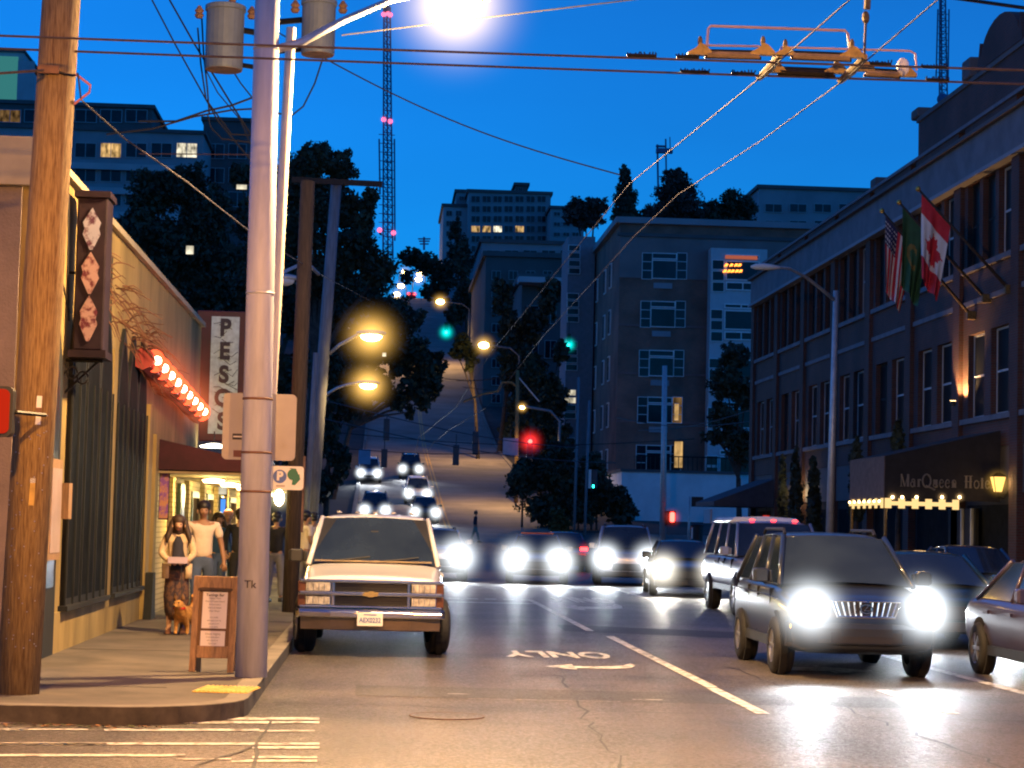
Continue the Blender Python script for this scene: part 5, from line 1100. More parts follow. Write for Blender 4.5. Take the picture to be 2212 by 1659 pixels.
# ------------------------------------------------------------------ trees
def tree(label,Y,blobs,trunk_u,n=1.0,ls=5.5,m='leaf',name='tree',dy=None,group=None,seed=1,base_z=None,dens=1.0,flat_=False):
    r=np.random.default_rng(seed); x0=at(trunk_u,1100,Y).x; z0=gz(x0,Y)-.2 if base_z is None else base_z
    t=thing(name,label,'tree' if name!='bush' and name!='hedge' else name,(x0,Y,z0),group=group)
    vs=[];fs=[];limbs=[]
    s=Y/4500.0
    for (u,v,ru,rv) in blobs:
        c=at(u,v,Y); rx,rz=ru*s,rv*s; ry=(rx+rz)/2*.9; limbs.append(c)
        cnt=int(dens*6.0*ru*rv*3.14/(ls*ls)*n)
        d=r.normal(size=(cnt,3)); d/=np.linalg.norm(d,axis=1)[:,None]
        # clumps: leaves gather round sub-centres near the surface
        k=max(10,cnt//38); cd=r.normal(size=(k,3)); cd/=np.linalg.norm(cd,axis=1)[:,None]; cd*= (r.uniform(.35,1.0,k)**.5)[:,None]
        idx=r.integers(0,k,cnt); pos=cd[idx]+d*(r.uniform(0,1,cnt)**.6)[:,None]*r.uniform(.20,.36,k)[idx][:,None]
        P=np.array(c)+pos*np.array([rx,ry,rz])
        a=r.normal(size=(cnt,3)); a/=np.linalg.norm(a,axis=1)[:,None]; bb=np.cross(a,r.normal(size=(cnt,3))); bb/=np.linalg.norm(bb,axis=1)[:,None]
        sz=(ls*s*r.uniform(.6,1.3,cnt))[:,None]*.62
        o=len(vs); q=np.stack([P-a*sz*1.3,P+bb*sz*.7,P+a*sz*1.3,P-bb*sz*.7],1).reshape(-1,3); vs+= [tuple(p) for p in q]
        fs+=[(o+4*i,o+4*i+1,o+4*i+2,o+4*i+3) for i in range(cnt)]
        # bigger inner leaves make the heart of each clump opaque
        c2=cnt//3; pos=r.normal(size=(c2,3)); pos/=np.linalg.norm(pos,axis=1)[:,None]; pos*=(.80*r.uniform(0,1,c2)**.45)[:,None]
        P=np.array(c)+pos*np.array([rx,ry,rz]); a=r.normal(size=(c2,3)); a/=np.linalg.norm(a,axis=1)[:,None]; bb=np.cross(a,r.normal(size=(c2,3))); bb/=np.linalg.norm(bb,axis=1)[:,None]
        sz=(ls*s*r.uniform(.9,1.9,c2))[:,None]*.8; o=len(vs); q=np.stack([P-a*sz*1.2,P+bb*sz*.8,P+a*sz*1.2,P-bb*sz*.8],1).reshape(-1,3); vs+=[tuple(p) for p in q]
        fs+=[(o+4*i,o+4*i+1,o+4*i+2,o+4*i+3) for i in range(c2)]
    b=MB(); b.v=vs; b.f=fs; b.m=[0]*len(fs); b.build('crown',K[m],t)
    if name not in ('bush','hedge'):
        cz=sum((l for l in limbs),Vector())/len(limbs); base=Vector((x0,Y,z0)); fork=base.lerp(Vector((x0*.5+cz.x*.5,Y,cz.z)),.55); tb_=MB(); rr=max(.12,.018*(max(l.z for l in limbs)-z0)); tb_.tube([base,base.lerp(fork,.5),fork],[rr,rr*.8,rr*.65],8)
        for l in limbs: tb_.tube([fork,fork.lerp(l,.5)+Vector((0,0,.3)),l],[rr*.5,rr*.35,rr*.12],5)
        tb_.build('trunk',K['bark'],t)
    else:
        base=Vector((x0,Y,z0)); tb_=MB()
        for l in limbs: tb_.tube([Vector((l.x,Y,z0)),l],[.08,.03],5)
        tb_.build('stem',K['bark'],t)
    return t
tree('broad dark street tree rising behind the crossarm pole, tallest on the left',108,[(680,345,55,42),(735,365,40,40),(640,400,60,60),(715,440,75,60),(770,470,45,45),(800,430,22,28),(650,500,80,60),(760,540,75,55),(700,600,90,60),(820,590,45,42)],655,seed=2,ls=6)
tree('dark tree overhanging the hill road with ragged low branches',150,[(770,640,70,50),(850,690,60,55),(800,745,80,60),(880,770,55,50),(930,790,35,40),(900,840,50,38),(860,870,26,24),(810,830,50,45),(770,860,40,40),(740,780,50,60),(940,830,16,30),(885,890,10,18),(915,870,14,22)],716,seed=3,ls=7)
tree('dark mass of trees behind the restaurant, left of the white pole',135,[(330,420,55,60),(400,400,50,55),(450,470,60,70),(300,500,60,60),(380,540,80,70),(480,570,60,70),(430,640,70,60),(520,640,50,60),(345,610,50,50)],420,seed=4,ls=6.5)
tree('dark tree filling the gap right of the white pole top',118,[(560,470,60,60),(610,560,60,70),(560,620,70,60),(640,680,70,60),(520,380,30,35)],590,seed=5,ls=6.5)
tree('low dark trees beside the road behind the grey pole',128,[(720,700,40,60),(700,800,60,60),(745,860,45,50),(700,930,40,60),(735,1000,26,50),(690,1050,40,50)],705,seed=6,ls=6.5,m='leaf')
tree('dark tree behind the blade sign',100,[(480,730,50,60),(560,760,50,70),(620,820,50,70),(600,930,50,70),(640,1000,40,60)],560,seed=7,ls=7)
tree('bushy tree on the hill crest left of the far apartments',400,[(890,555,32,24),(925,570,38,28),(960,600,34,34),(880,600,16,20),(985,560,22,40),(940,630,36,24)],930,seed=8,ls=5)
tree('dark tree in front of the narrow apartment wing',330,[(985,500,14,30),(1000,560,22,50),(1005,640,30,50),(985,680,24,30)],1000,seed=9,ls=5,m='conifer')
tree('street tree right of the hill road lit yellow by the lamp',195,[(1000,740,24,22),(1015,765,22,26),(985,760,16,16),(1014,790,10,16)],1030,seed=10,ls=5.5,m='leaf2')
tree('dark trees on the right bank of the hill road',205,[(1130,880,40,60),(1120,940,40,50),(1085,640,24,50),(1100,720,30,60),(1100,810,26,40),(1110,780,40,60),(1150,700,30,50),(1190,640,26,50)],1075,seed=11,ls=6)
tree('dark tree in front of the green signal below the glazed tower',155,[(1150,800,36,50),(1190,860,40,60),(1150,920,44,60),(1210,760,22,30),(1200,960,44,50)],1165,seed=12,ls=6.5)
tree('low rounded dark tree on the skyline, left of the conical one',262,[(1245,452,30,26),(1285,448,30,26),(1265,475,46,22)],1265,seed=13,ls=4.6,m='leaf_red')
tree('tall conical cypress on the skyline',262,[(1348,372,12,22),(1350,400,20,28),(1350,435,30,36),(1352,468,36,30)],1350,seed=14,ls=4.2,m='conifer',name='conifer')
tree('large round topped dark conifer on the skyline below the antenna',265,[(1460,385,32,26),(1462,420,52,40),(1462,455,66,34),(1440,475,50,24)],1460,seed=15,ls=4.6,m='leaf_red',name='conifer')
tree('row of low dark trees on the skyline right of the round conifer',270,[(1400,470,34,26),(1540,455,34,26),(1580,440,34,30),(1610,450,28,36),(1560,475,60,22),(1500,480,40,18)],1560,seed=16,ls=4.6)
tree('leafy street tree between the apartment block and the hotel',112,[(1590,770,36,34),(1570,830,42,40),(1610,850,30,50),(1560,900,34,34),(1590,950,44,34),(1545,945,30,20),(1605,990,24,26)],1600,seed=17,ls=6.2,m='leaf')
tree('dark overgrown hedge at the foot of the hill, left of the white wall',131,[(1130,1030,40,50),(1180,1020,46,50),(1230,1040,50,50),(1290,1060,50,44),(1330,1085,46,34),(1250,1100,60,36),(1170,1100,50,40),(1340,1115,40,24),(1280,1010,36,34),(1210,980,36,30)],1230,seed=18,ls=6,name='hedge')
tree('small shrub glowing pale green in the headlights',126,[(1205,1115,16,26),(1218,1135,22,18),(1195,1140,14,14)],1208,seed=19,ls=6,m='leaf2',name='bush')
for k,(u,vt) in enumerate(((1690,985),(1718,965),(1757,985),(1850,945),(1940,905))):
    Y=atx(u,1100,HX-.6).y; w_=10+2.0*k
    tree('slim dark cypress against the hotel wall, %s'%('furthest left','behind the lit wall lantern','just left of the lamp post','left of the hotel canopy','tallest, above the hotel canopy')[k],Y,[(u,vt+18,w_*.5,20),(u,vt+50,w_*.9,34),(u+1,vt+100,w_*1.2,46),(u+1,vt+150,w_*1.2,40)],u,seed=30+k,ls=5.5,m='conifer',name='cypress',base_z=.15,dens=1.5)
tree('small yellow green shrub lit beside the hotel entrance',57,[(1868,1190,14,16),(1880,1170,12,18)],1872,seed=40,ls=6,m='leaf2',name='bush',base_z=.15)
# dark building mass and lit bits among the left trees
for k,(u,v,Y,w_,h_,m,lab) in enumerate(((410,540,128,8,9,'window_white','small square lit window among the dark trees left of the white pole'),(522,404,117,11,5,'window_white','bright little lamp at the edge of the left tree mass'),(830,766,144,4,4,'window_white','tiny white light among the overhanging leaves'))):
    p=at(u,v,Y-6); s=(Y-6)/4500; t=thing('distant_light',lab,'light',tuple(p)); MB().box(-w_*s,w_*s,-.02,0,-h_*s,h_*s).build('lit_pane',E[m],t,world=False); MB().box(-w_*s-.05,w_*s+.05,.001,.05,-h_*s-.05,h_*s+.05).build('frame',K['darkwood'],t,world=False)
# ------------------------------------------------------------------ vehicles (local: -y is the front, x to image right)
def carpaint(name,col,rough=.28,metal=.0,coat=.6): return mat(name,col,rough,metal,var=.06,vscale=1.5,coat=coat)
PT={'white':carpaint('white_car_paint',(.74,.73,.72)),'black':carpaint('dark_blue_grey_car_paint',(.018,.023,.032),.3),'silver':carpaint('silver_car_paint',(.34,.34,.38),.3,.5),'teal':carpaint('dark_green_car_paint',(.012,.03,.032)),'grey':carpaint('grey_car_paint',(.13,.14,.17),.3,.4),'mauve':carpaint('mauve_grey_car_paint',(.07,.055,.08),.3,.4),'redc':carpaint('dark_red_car_paint',(.10,.012,.014)),'blackc':carpaint('black_car_paint',(.01,.01,.012)),'navy':carpaint('navy_car_paint',(.02,.03,.06))}
K['clearlens']=mat('clear_lamp_lens',(.40,.36,.32),.12,var=.45,vscale=14,spec=.8)
K['amberlens']=mat('amber_lamp_lens',(.10,.035,.015),.3,var=.3,vscale=10)
K['redlens']=mat('red_lamp_lens',(.30,.01,.01),.2,var=.1)
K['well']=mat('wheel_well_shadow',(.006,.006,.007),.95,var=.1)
def wheel(parent,x,y,r,wd,side,steer=0,name='wheel'):
    t=bpy.data.objects.new(name,None); COL.objects.link(t); t.parent=parent; t.location=(x,y,r); t.rotation_euler=(0,0,R(steer))
    prof=[(r*.60,-wd/2),(r*.86,-wd/2),(r*.97,-wd*.42),(r,-wd*.25),(r,wd*.25),(r*.97,wd*.42),(r*.86,wd/2),(r*.60,wd/2)]
    MB().lathe(prof,axis='x',n=28,cap=False).build('tyre',K['rubber'],t,world=False,smooth=True)
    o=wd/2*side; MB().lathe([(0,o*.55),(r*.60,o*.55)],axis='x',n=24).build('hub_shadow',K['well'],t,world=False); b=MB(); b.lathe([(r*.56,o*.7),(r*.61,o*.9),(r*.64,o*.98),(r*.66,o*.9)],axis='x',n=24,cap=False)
    for k in range(6):
        a=2*PI*k/6; c=Vector((o*.78,0,0)); d=Vector((0,math.cos(a),math.sin(a))); e=Vector((0,-math.sin(a),math.cos(a))); b.obox(c+d*r*.32,d*r*.28,e*r*.07,(abs(o)*.12,0,0))
    b.lathe([(0,o*.95),(r*.12,o*.92),(r*.14,o*.7)],axis='x',n=12)
    b.build('rim',K['rim'],t,world=False); return t
def vehicle(name,label,cat,loc,rz,S,group=None,pitch=0):
    t=thing(name,label,cat,loc,rz,group); t.rotation_euler=(pitch,0,rz)
    L,W,H=S['L'],S['W'],S['H']; hw=W/2; P=S['paint']; zb=S.get('zb',.28)
    # lower body: rings along the length
    st=S['st']; rings=[]
    for (y,f,z0,z1) in st:
        w_=hw*f; h=z1-z0
        half=[(w_*.80,z0),(w_*.97,z0+h*.10),(w_,z0+h*.42),(w_*.985,z0+h*.74),(w_*.94,z1-h*.05),(w_*.80,z1+.004),(w_*.40,z1+.022)]
        rings.append([(x,y,z) for x,z in half]+[(0,y,z1+.028)]+[(-x,y,z) for x,z in half[::-1]]+[(0,y,z0)])
    MB().loft(rings).build('body',P,t,world=False,smooth=True,subsurf=2)
    # wheel wells and wheels
    r=S['r']; wd=S.get('wd',.22)
    for wy,stq in ((S['wf'],S.get('steer',0)),(S['wr'],0)):
        for sd in (-1,1):
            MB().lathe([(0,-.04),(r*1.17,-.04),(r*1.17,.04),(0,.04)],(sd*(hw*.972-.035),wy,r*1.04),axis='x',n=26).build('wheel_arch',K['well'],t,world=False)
            wheel(t,sd*(hw-wd/2+.035),wy,r,wd,sd,stq)
    # greenhouse
    g=S['gh']; zbelt=g['z0']; zr=H-.05
    yb0,yt0,yt1,yb1=g['y']; wb=hw*g.get('wb',.90); wt=hw*g.get('wt',.72)
    bc=[(-wb,yb0,zbelt),(wb,yb0,zbelt),(wb,yb1,zbelt),(-wb,yb1,zbelt)]; tc=[(-wt,yt0,zr),(wt,yt0,zr),(wt,yt1,zr),(-wt,yt1,zr)]
    V=Vector; bc=[V(p) for p in bc]; tc=[V(p) for p in tc]
    def pane(nm,q,ins=.06,m='autoglass',bow=0):
        c=sum(q,V())/4; q2=[p.lerp(c,ins) for p in q]; n=(q2[1]-q2[0]).cross(q2[3]-q2[0]).normalized(); n=n if n.dot(c-V((0,(yb0+yb1)/2,zbelt)))>0 else -n
        b=MB(); nx=8; vs=[]
        for i in range(nx+1):
            s=i/nx; a=q2[0].lerp(q2[1],s); d=q2[3].lerp(q2[2],s); k=bow*(1-(2*s-1)**2)
            vs+= [a+n*(k-.006),d+n*(k*.8-.006)]
        b.add(vs,[(2*i,2*i+2,2*i+3,2*i+1) for i in range(nx)]); return b.build(nm,K[m],t,world=False,smooth=True)
    inner=MB(); k=.985
    inner.add([V((p.x*k,p.y+(.02 if p.y<1.9 else -.02),p.z)) for p in bc]+[V((p.x*k,p.y+(.03 if p.y<2.2 else -.03),p.z-.01)) for p in tc],[(0,1,5,4),(1,2,6,5),(2,3,7,6),(3,0,4,7)]); inner.build('cabin_shell',P if S.get('van') else K['plastic'],t,world=False)
    pane('windshield',[bc[0],bc[1],tc[1],tc[0]],.045,bow=.05); pane('rear_window',[bc[2],bc[3],tc[3],tc[2]],.1)
    for sd in (0,1):
        fb,ft,rt_,rb_=(bc[0],tc[0],tc[3],bc[3]) if sd==0 else (bc[1],tc[1],tc[2],bc[2]); off=V((-.008 if sd==0 else .008,0,0)); nw=S.get('nw',2)
        for k2 in range(nw):
            f0,f1=k2/nw+.02,(k2+1)/nw-.02; q=[fb.lerp(rb_,f0)+off,fb.lerp(rb_,f1)+off,ft.lerp(rt_,f1)+off,ft.lerp(rt_,f0)+off]; pane('side_window',q,.07)
        for k2 in range(nw+1):
            f=k2/nw; MB().tube([fb.lerp(rb_,f),ft.lerp(rt_,f)],.035 if k2 in (0,nw) else .028,6).build('pillar',P,t,world=False,smooth=True)
        if S.get('seams'):
            for ys_ in S['seams']: MB().box(sd*0+(hw*.90 if sd else -hw*.978),(hw*.978 if sd else -hw*.90),ys_-.006,ys_+.006,zb+.16,zbelt-.05).build('door_seam',K['well'],t,world=False)
    # roof
    rr=[]
    for (y,f,dz) in ((yt0-.05,.94,-.035),(yt0+.12,1.0,.0),((yt0+yt1)/2,1.02,.02),(yt1-.15,1.0,.0),(yt1+.04,.92,-.05)):
        w_=wt*f*1.03; rr.append([(-w_,y,zr-.03+dz),(-w_*.93,y,zr+.02+dz),(-w_*.5,y,zr+.045+dz),(0,y,zr+.05+dz),(w_*.5,y,zr+.045+dz),(w_*.93,y,zr+.02+dz),(w_,y,zr-.03+dz),(0,y,zr-.03+dz)])
    MB().loft(rr).build('roof',P,t,world=False,smooth=True,subsurf=1)
    if S.get('rails'):
        for sd in (-1,1): MB().tube([(sd*wt*.9,yt0+.25,zr+.03),(sd*wt*.9,yt0+.35,zr+.09),(sd*wt*.9,yt1-.35,zr+.09),(sd*wt*.9,yt1-.2,zr+.03)],.022,6).build('roof_rail',K['plastic'],t,world=False)
    # mirrors
    for sd in S.get('mirrors',(-1,1)):
        m_=MB(); m_.loft([[(sd*(hw*.93+x),yb0+.28+y,zbelt+.10+z) for y,z in ((-.06,-.07),(.06,-.07),(.06,.07),(-.06,.07))] for x in (.02,.06)]); m_.loft([[(sd*(hw*.93+x),yb0+.28+y*k3,zbelt+.11+z*k3) for y,z in ((-.07,-.085),(.07,-.085),(.07,.085),(-.07,.085))] for x,k3 in ((.06,.8),(.09,1),(.22,1),(.26,.75))])
        m_.build('mirror',S.get('mirpaint',P),t,world=False,smooth=False,bevel=.015)
    # sills, bumpers, lights
    for sd in (-1,1):
        b=MB(); b.box(sd*hw*.97-.02,sd*hw*.97+.02,S['wf']+r*1.2,S['wr']-r*1.2,zb+.02,zb+.14); b.build('sill',K['plastic'],t,world=False)
        for k2 in range(S.get('nd',2)):
            y=yb0+.55+k2*.95; MB().box(sd*hw*.99-.012,sd*hw*.99+.022,y+.55,y+.72,zbelt-.16,zbelt-.12).build('door_handle',P if not S.get('darkhandle') else K['plastic'],t,world=False)
    return t
def plate(t,s,x,y,z,w_=.31,h=.155,front=True):
    p=MB().box(x-w_/2,x+w_/2,y-.012,y,z,z+h).build('number_plate',K['white'],t,world=False)
    if s:
        text_part('plate_text',s,.085,K['sticker_blue'],p,Matrix.Translation((x,y-.015,z+h*.42))@Matrix.Rotation(R(90),4,'X'),extrude=.001,sx=.82,bold=.002); MB().box(x-.08,x+.08,y-.0145,y-.0125,z+h*.80,z+h*.88).build('plate_band',K['sticker_blue'],p,world=False)
def headlight(t,x,y,z,w_,h,on=True,hr=.36,hs=16,beam=0,warm=False,col=(.9,.96,1.0),beam2=None):
    hl=MB().box(x-w_/2,x+w_/2,y,y+.10,z-h/2,z+h/2).build('headlight',K['chrome'],t,world=False,bevel=.02)
    if on: MB().ell((x,y,z),(w_*.46,.035,h*.46),14,8).build('lens',E['headwarm'] if warm else E['head'],hl,world=False,smooth=True)
    else:
        MB().box(x-w_*.46,x+w_*.46,y-.012,y-.001,z-h*.42,z+h*.42).build('lens',K['clearlens'],hl,world=False,bevel=.008)
        for k in range(4): MB().box(x-w_*.40+k*w_*.21,x-w_*.38+k*w_*.21,y-.016,y-.0125,z-h*.36,z+h*.36).build('lens_flute',K['chrome'],hl,world=False)
    if on: halo(hl,(x,y-.10,z),hr,(1,.93,.78) if warm else col,hs,1.9,world=False,core=4.5)
    if beam: lamp(hl,(x,y-.20,z),beam,(1,.93,.8) if warm else (.86,.93,1.0),name='headlight_beam',radius=.09,spot=100,aim=(0,-1,-.10),blend=.9,world=False)
    return hl
# ---- white pickup / wagon parked at the left kerb
WX,WY=-.09,26.45
S=dict(L=5.1,W=1.90,H=1.80,paint=PT['white'],r=.36,wd=.25,wf=.98,wr=4.1,steer=9,zb=.38,mirrors=(-1,),mirpaint=K['plastic'],nw=2,
  st=[(.06,.93,.44,.93),(.08,.95,.42,.985),(.14,.955,.40,1.0),(.5,.965,.38,1.02),(1.0,.985,.36,1.06),(1.55,.99,.34,1.13),(1.62,1.0,.34,1.15),(3.0,1.0,.34,1.14),(4.8,1.0,.36,1.14),(5.05,.97,.42,1.12),(5.1,.93,.48,1.05)],
  gh=dict(z0=1.12,y=(1.52,2.28,4.85,5.02),wb=.91,wt=.76))
pk=vehicle('pickup_truck','white pickup parked at the left kerb with a chrome grille, headlights off','truck',(WX,WY,0),R(-.6),S)
b=MB(); b.box(-.46,.46,.035,.06,.63,.94); b.build('grille_back',K['black'],pk,world=False)
for z0,z1,x,dy in ((.925,.965,.90,.0),(.765,.815,.90,-.02),(.615,.64,.90,.0)): MB().box(-x,x,dy-.01,.07,z0,z1).build('grille_bar',K['chrome'],pk,world=False,bevel=.012)
for x in (-.475,.475): MB().box(x-.02,x+.02,-.005,.06,.64,.925).build('grille_post',K['chrome'],pk,world=False,bevel=.006)
for i in range(3):
    for z0 in (.655,.83): MB().box(-.45,.45,.022,.034,z0+i*.028,z0+i*.028+.008).build('grille_slat',K['plastic'],pk,world=False)
for sd in (-1,1):
    for z in (.87,.70): 
        headlight(pk,sd*.665,.0,z,.33,.125,on=False); MB().box(sd*.87-.05,sd*.87+.05,.01,.12,z-.07,z+.07).build('turn_signal',K['amberlens'],pk,world=False,bevel=.012)
# gold emblem on the grille bar
e=[(-.13,.0),(-.10,.032),(-.045,.032),(-.045,.045),(.05,.045),(.05,.032),(.13,.032),(.10,-.032),(.045,-.032),(.045,-.045),(-.05,-.045),(-.05,-.032),(-.12,-.032)]
MB().prism([(x*.8,-.035,.79+z*.8) for x,z in e],(0,-.015,0)).build('emblem',mat('gold_emblem',(.75,.50,.16),.25,metal=.9,var=.05),pk,world=False)
bm_=MB(); bm_.loft([[(x,y0,z) for y0,z in ((yy+.0,.60),(yy-.10,.60),(yy-.13,.565),(yy-.13,.50),(yy-.06,.485),(yy,.485))] for x,yy in ((-.94,.16),(-.90,.03),(-.5,-.01),(0,-.02),(.5,-.01),(.90,.03),(.94,.16))]); bm_.build('bumper',K['chrome'],pk,world=False,bevel=.012)
MB().loft([[(x,y0,z) for y0,z in ((yy,.48),(yy-.10,.48),(yy-.05,.34),(yy,.33))] for x,yy in ((-.88,.16),(-.5,.06),(0,.05),(.5,.06),(.88,.16))]).build('lower_valance',mat('beige_lower_valance',(.26,.20,.14),.5,var=.15),pk,world=False)
plate(pk,'AEX0232',.0,-.16,.40,.32,.165)
for x0,x1 in ((-.55,-.05),(.08,.60)): MB().tube([(x0,1.50,1.175),((x0+x1)/2,1.53,1.20),(x1,1.585,1.235)],.011,5).build('wiper',K['plastic'],pk,world=False)
MB().loft([[(x,1.46,1.165),(x,1.535,1.17),(x,1.535,1.185),(x,1.46,1.175)] for x in (-.78,0,.78)]).build('cowl_panel',mat('tan_cowl',(.30,.22,.12),.6),pk,world=False)
MB().box(-.05,.05,2.0,2.1,1.52,1.58).build('interior_mirror',K['plastic'],pk,world=False)
for i in range(5): MB().ell((-.5+i*.25,2.42,1.825),(.04,.05,.018),8,5).build('roof_lamp',K['clearlens'],pk,world=False)
# ---- dark crossover, headlights blazing
S=dict(L=4.58,W=1.82,H=1.70,paint=PT['black'],r=.345,wd=.24,wf=.95,wr=3.57,zb=.30,nw=3,rails=True,seams=(1.42,2.35,3.1),
  st=[(.0,.70,.42,.72),(.03,.84,.36,.80),(.12,.92,.31,.88),(.35,.965,.28,.955),(.9,.985,.27,1.02),(1.25,.99,.27,1.06),(1.6,1.0,.27,1.08),(3.0,1.0,.27,1.10),(4.2,.98,.29,1.10),(4.5,.94,.34,1.05),(4.58,.85,.42,.95)],
  gh=dict(z0=1.06,y=(1.12,1.95,3.95,4.42),wb=.90,wt=.70))
sv=vehicle('crossover','dark blue grey crossover nearest on the right with blazing headlights and slatted grille','car',(5.66,24.0,0),R(-1.0),S)
gr=[(-.40,.92),(.40,.92),(.33,.735),(-.33,.735)]
MB().prism([(x,.02,z) for x,z in gr],(0,.05,0)).build('grille_back',K['black'],sv,world=False)
MB().tube([(x*1.02,.0,z) for x,z in gr+gr[:1]],.016,6).build('grille_frame',K['chrome'],sv,world=False)
for i in range(11):
    x=-.36+i*.072; 
    if abs(x)>.06: MB().tube([(x,-.0,.915),(x*.84,.0,.74)],.010,5).build('grille_slat',K['chrome'],sv,world=False)
MB().tube([(.072*math.cos(a),-.02,.83+.05*math.sin(a)) for a in [2*PI*k/20 for k in range(21)]],.009,5).build('emblem_ring',K['chrome'],sv,world=False)
MB().tube([(.02,-.025,.868),(-.03,-.025,.81),(.035,-.025,.81)],.008,5).build('emblem',K['chrome'],sv,world=False)
for sd in (-1,1):
    headlight(sv,sd*.66,.05,.81,.36,.17,hr=.50,hs=26,beam=230)
    MB().box(sd*.80-.05,sd*.80+.05,.20,.3,.58,.63).build('marker_lamp',E['amber'],sv,world=False,bevel=.01)
    MB().ell((sd*.56,.05,.50),(.09,.04,.055),12,8).build('fog_lamp',K['clearlens'],sv,world=False,smooth=True)
MB().loft([[(x,y0,z) for y0,z in ((yy+.1,.66),(yy-.02,.66),(yy-.05,.60),(yy-.04,.42),(yy+.1,.36))] for x,yy in ((-.88,.30),(-.7,.08),(-.3,.0),(.3,.0),(.7,.08),(.88,.30))]).build('bumper',PT['black'],sv,world=False,smooth=False,bevel=.01)
MB().box(-.42,.42,-.045,-.0,.44,.56).build('air_intake',K['black'],sv,world=False)
for i in range(9): MB().ell((-.915,1.0+i*.12,.98-.01*i),(.006,.03,.012),6,4).build('side_glint',K['chrome'],sv,world=False) if i<1 else None
MB().tube([(-.917,.75,.90),(-.922,1.6,.93),(-.92,4.2,.95)],.010,5).build('side_trim',K['chrome'],sv,world=False)
# ---- white four door truck with canopy
S=dict(L=5.6,W=1.98,H=1.92,paint=PT['silver'],r=.40,wd=.27,wf=1.0,wr=4.3,zb=.45,nw=3,nd=2,seams=(1.6,2.5,3.2),darkhandle=True,
  st=[(.0,.88,.55,1.0),(.05,.94,.50,1.08),(.3,.96,.46,1.12),(1.0,.98,.44,1.15),(1.5,.99,.43,1.18),(3.2,1.0,.43,1.20),(5.3,1.0,.45,1.20),(5.55,.97,.5,1.15),(5.6,.92,.6,1.05)],
  gh=dict(z0=1.18,y=(1.45,2.05,5.2,5.5),wb=.90,wt=.76))
wt=vehicle('pickup_truck','silver white four door pickup with rear canopy, half hidden by the dark crossover','truck',(8.15,40.8,0),R(0),S)
for sd in (-1,1): headlight(wt,sd*.72,.02,.85,.30,.18,on=False)
for i in range(3): MB().ell((-.45+i*.45,2.12,1.93),(.06,.04,.022),10,6).build('roof_lamp',E['tail'],wt,world=False)
MB().box(-.6,.6,-.04,.04,.6,.98).build('grille',K['black'],wt,world=False,bevel=.02); MB().box(-.95,.95,-.10,.06,.45,.62).build('bumper',K['chrome'],wt,world=False,bevel=.03)
MB().loft([[(x*.76,y,z) for x,z in ((-1.0,1.88),(-.85,1.99),(0,2.02),(.85,1.99),(1.0,1.88))] for y in (3.0,3.2,5.2,5.45)],closed=True).build('canopy_roof',PT['white'],wt,world=False,smooth=True)
# ---- sedans
def sedan(paint,H=1.44): return dict(L=4.6,W=1.78,H=H,paint=PT[paint],r=.32,wd=.21,wf=.92,wr=3.6,zb=.24,nw=2,
  st=[(.0,.72,.34,.62),(.04,.84,.28,.68),(.16,.92,.25,.74),(.5,.96,.23,.81),(1.1,.98,.22,.89),(1.35,.99,.22,.93),(2.6,1.0,.22,.95),(3.8,.98,.24,.97),(4.35,.94,.28,.95),(4.56,.88,.34,.88),(4.6,.8,.42,.8)],
  gh=dict(z0=.92,y=(1.15,2.0,3.15,3.95),wb=.88,wt=.66))
def suv(paint,H=1.72): return dict(L=4.6,W=1.82,H=H,paint=PT[paint],r=.35,wd=.23,wf=.93,wr=3.6,zb=.30,nw=3,rails=True,
  st=[(.0,.78,.42,.80),(.04,.88,.36,.90),(.15,.94,.31,.96),(.5,.97,.28,1.0),(1.1,.985,.27,1.05),(1.4,1.0,.27,1.07),(3.0,1.0,.27,1.08),(4.3,.98,.3,1.08),(4.55,.94,.36,1.02),(4.6,.88,.45,.9)],
  gh=dict(z0=1.05,y=(1.15,1.85,4.1,4.45),wb=.90,wt=.72))
def front(t,zl,xs=.64,on=True,hr=.34,hs=18,beam=0,warm=False,gz0=.45,gz1=.66,plate_=False,red=False):
    for sd in (-1,1):
        if red: MB().box(sd*xs-.14,sd*xs+.14,-.03,.08,zl-.07,zl+.07).build('tail_light',E['tail'],t,world=False,bevel=.02) and halo(t,(sd*xs,-.08,zl),.30,(1,.05,.06),4,2,world=False)
        else: headlight(t,sd*xs,.04,zl,.32,.14,on=on,hr=hr,hs=hs,beam=beam,warm=warm)
    MB().box(-.42,.42,-.012,.06,gz0,gz1).build('grille',K['black'],t,world=False,bevel=.02)
    MB().loft([[(x,y0,z) for y0,z in ((yy+.1,gz0-.02),(yy-.05,gz0-.03),(yy-.05,gz0-.16),(yy+.1,gz0-.2))] for x,yy in ((-.82,.22),(-.6,.05),(0,-.0),(.6,.05),(.82,.22))]).build('bumper',K['plastic'],t,world=False)
    if plate_: plate(t,'',0,-.06,gz0-.17,.3,.12)
c=vehicle('car','dark green sedan with one glaring bluish headlight, between the crossover and the right edge','car',(8.62,30.6,0),R(-1),sedan('teal')); front(c,.66,hr=.50,hs=26,beam=170)
c=vehicle('car','mauve grey sedan cut off by the right edge of the picture','car',(8.36,22.1,0),0,sedan('mauve',1.46)); front(c,.66,on=False)
MB().box(-1.0,-.9,1.48,1.60,1.0,1.06).build('mirror_lamp',K['redlens'],c,world=False)
c=vehicle('car','navy parked car seen just over the sedan at the far right','car',(12.4,41,0),0,sedan('navy',1.5)); front(c,.66,on=False)
c=vehicle('car','grey car in the middle lane with two blinding round headlights','car',(4.62,61,0),R(-4),sedan('grey',1.46)); front(c,.68,xs=.62,hr=.78,hs=26,beam=420)
MB().box(-.5,.5,2.2,2.35,1.46,1.50).build('roof_glint',K['redlens'],c,world=False)
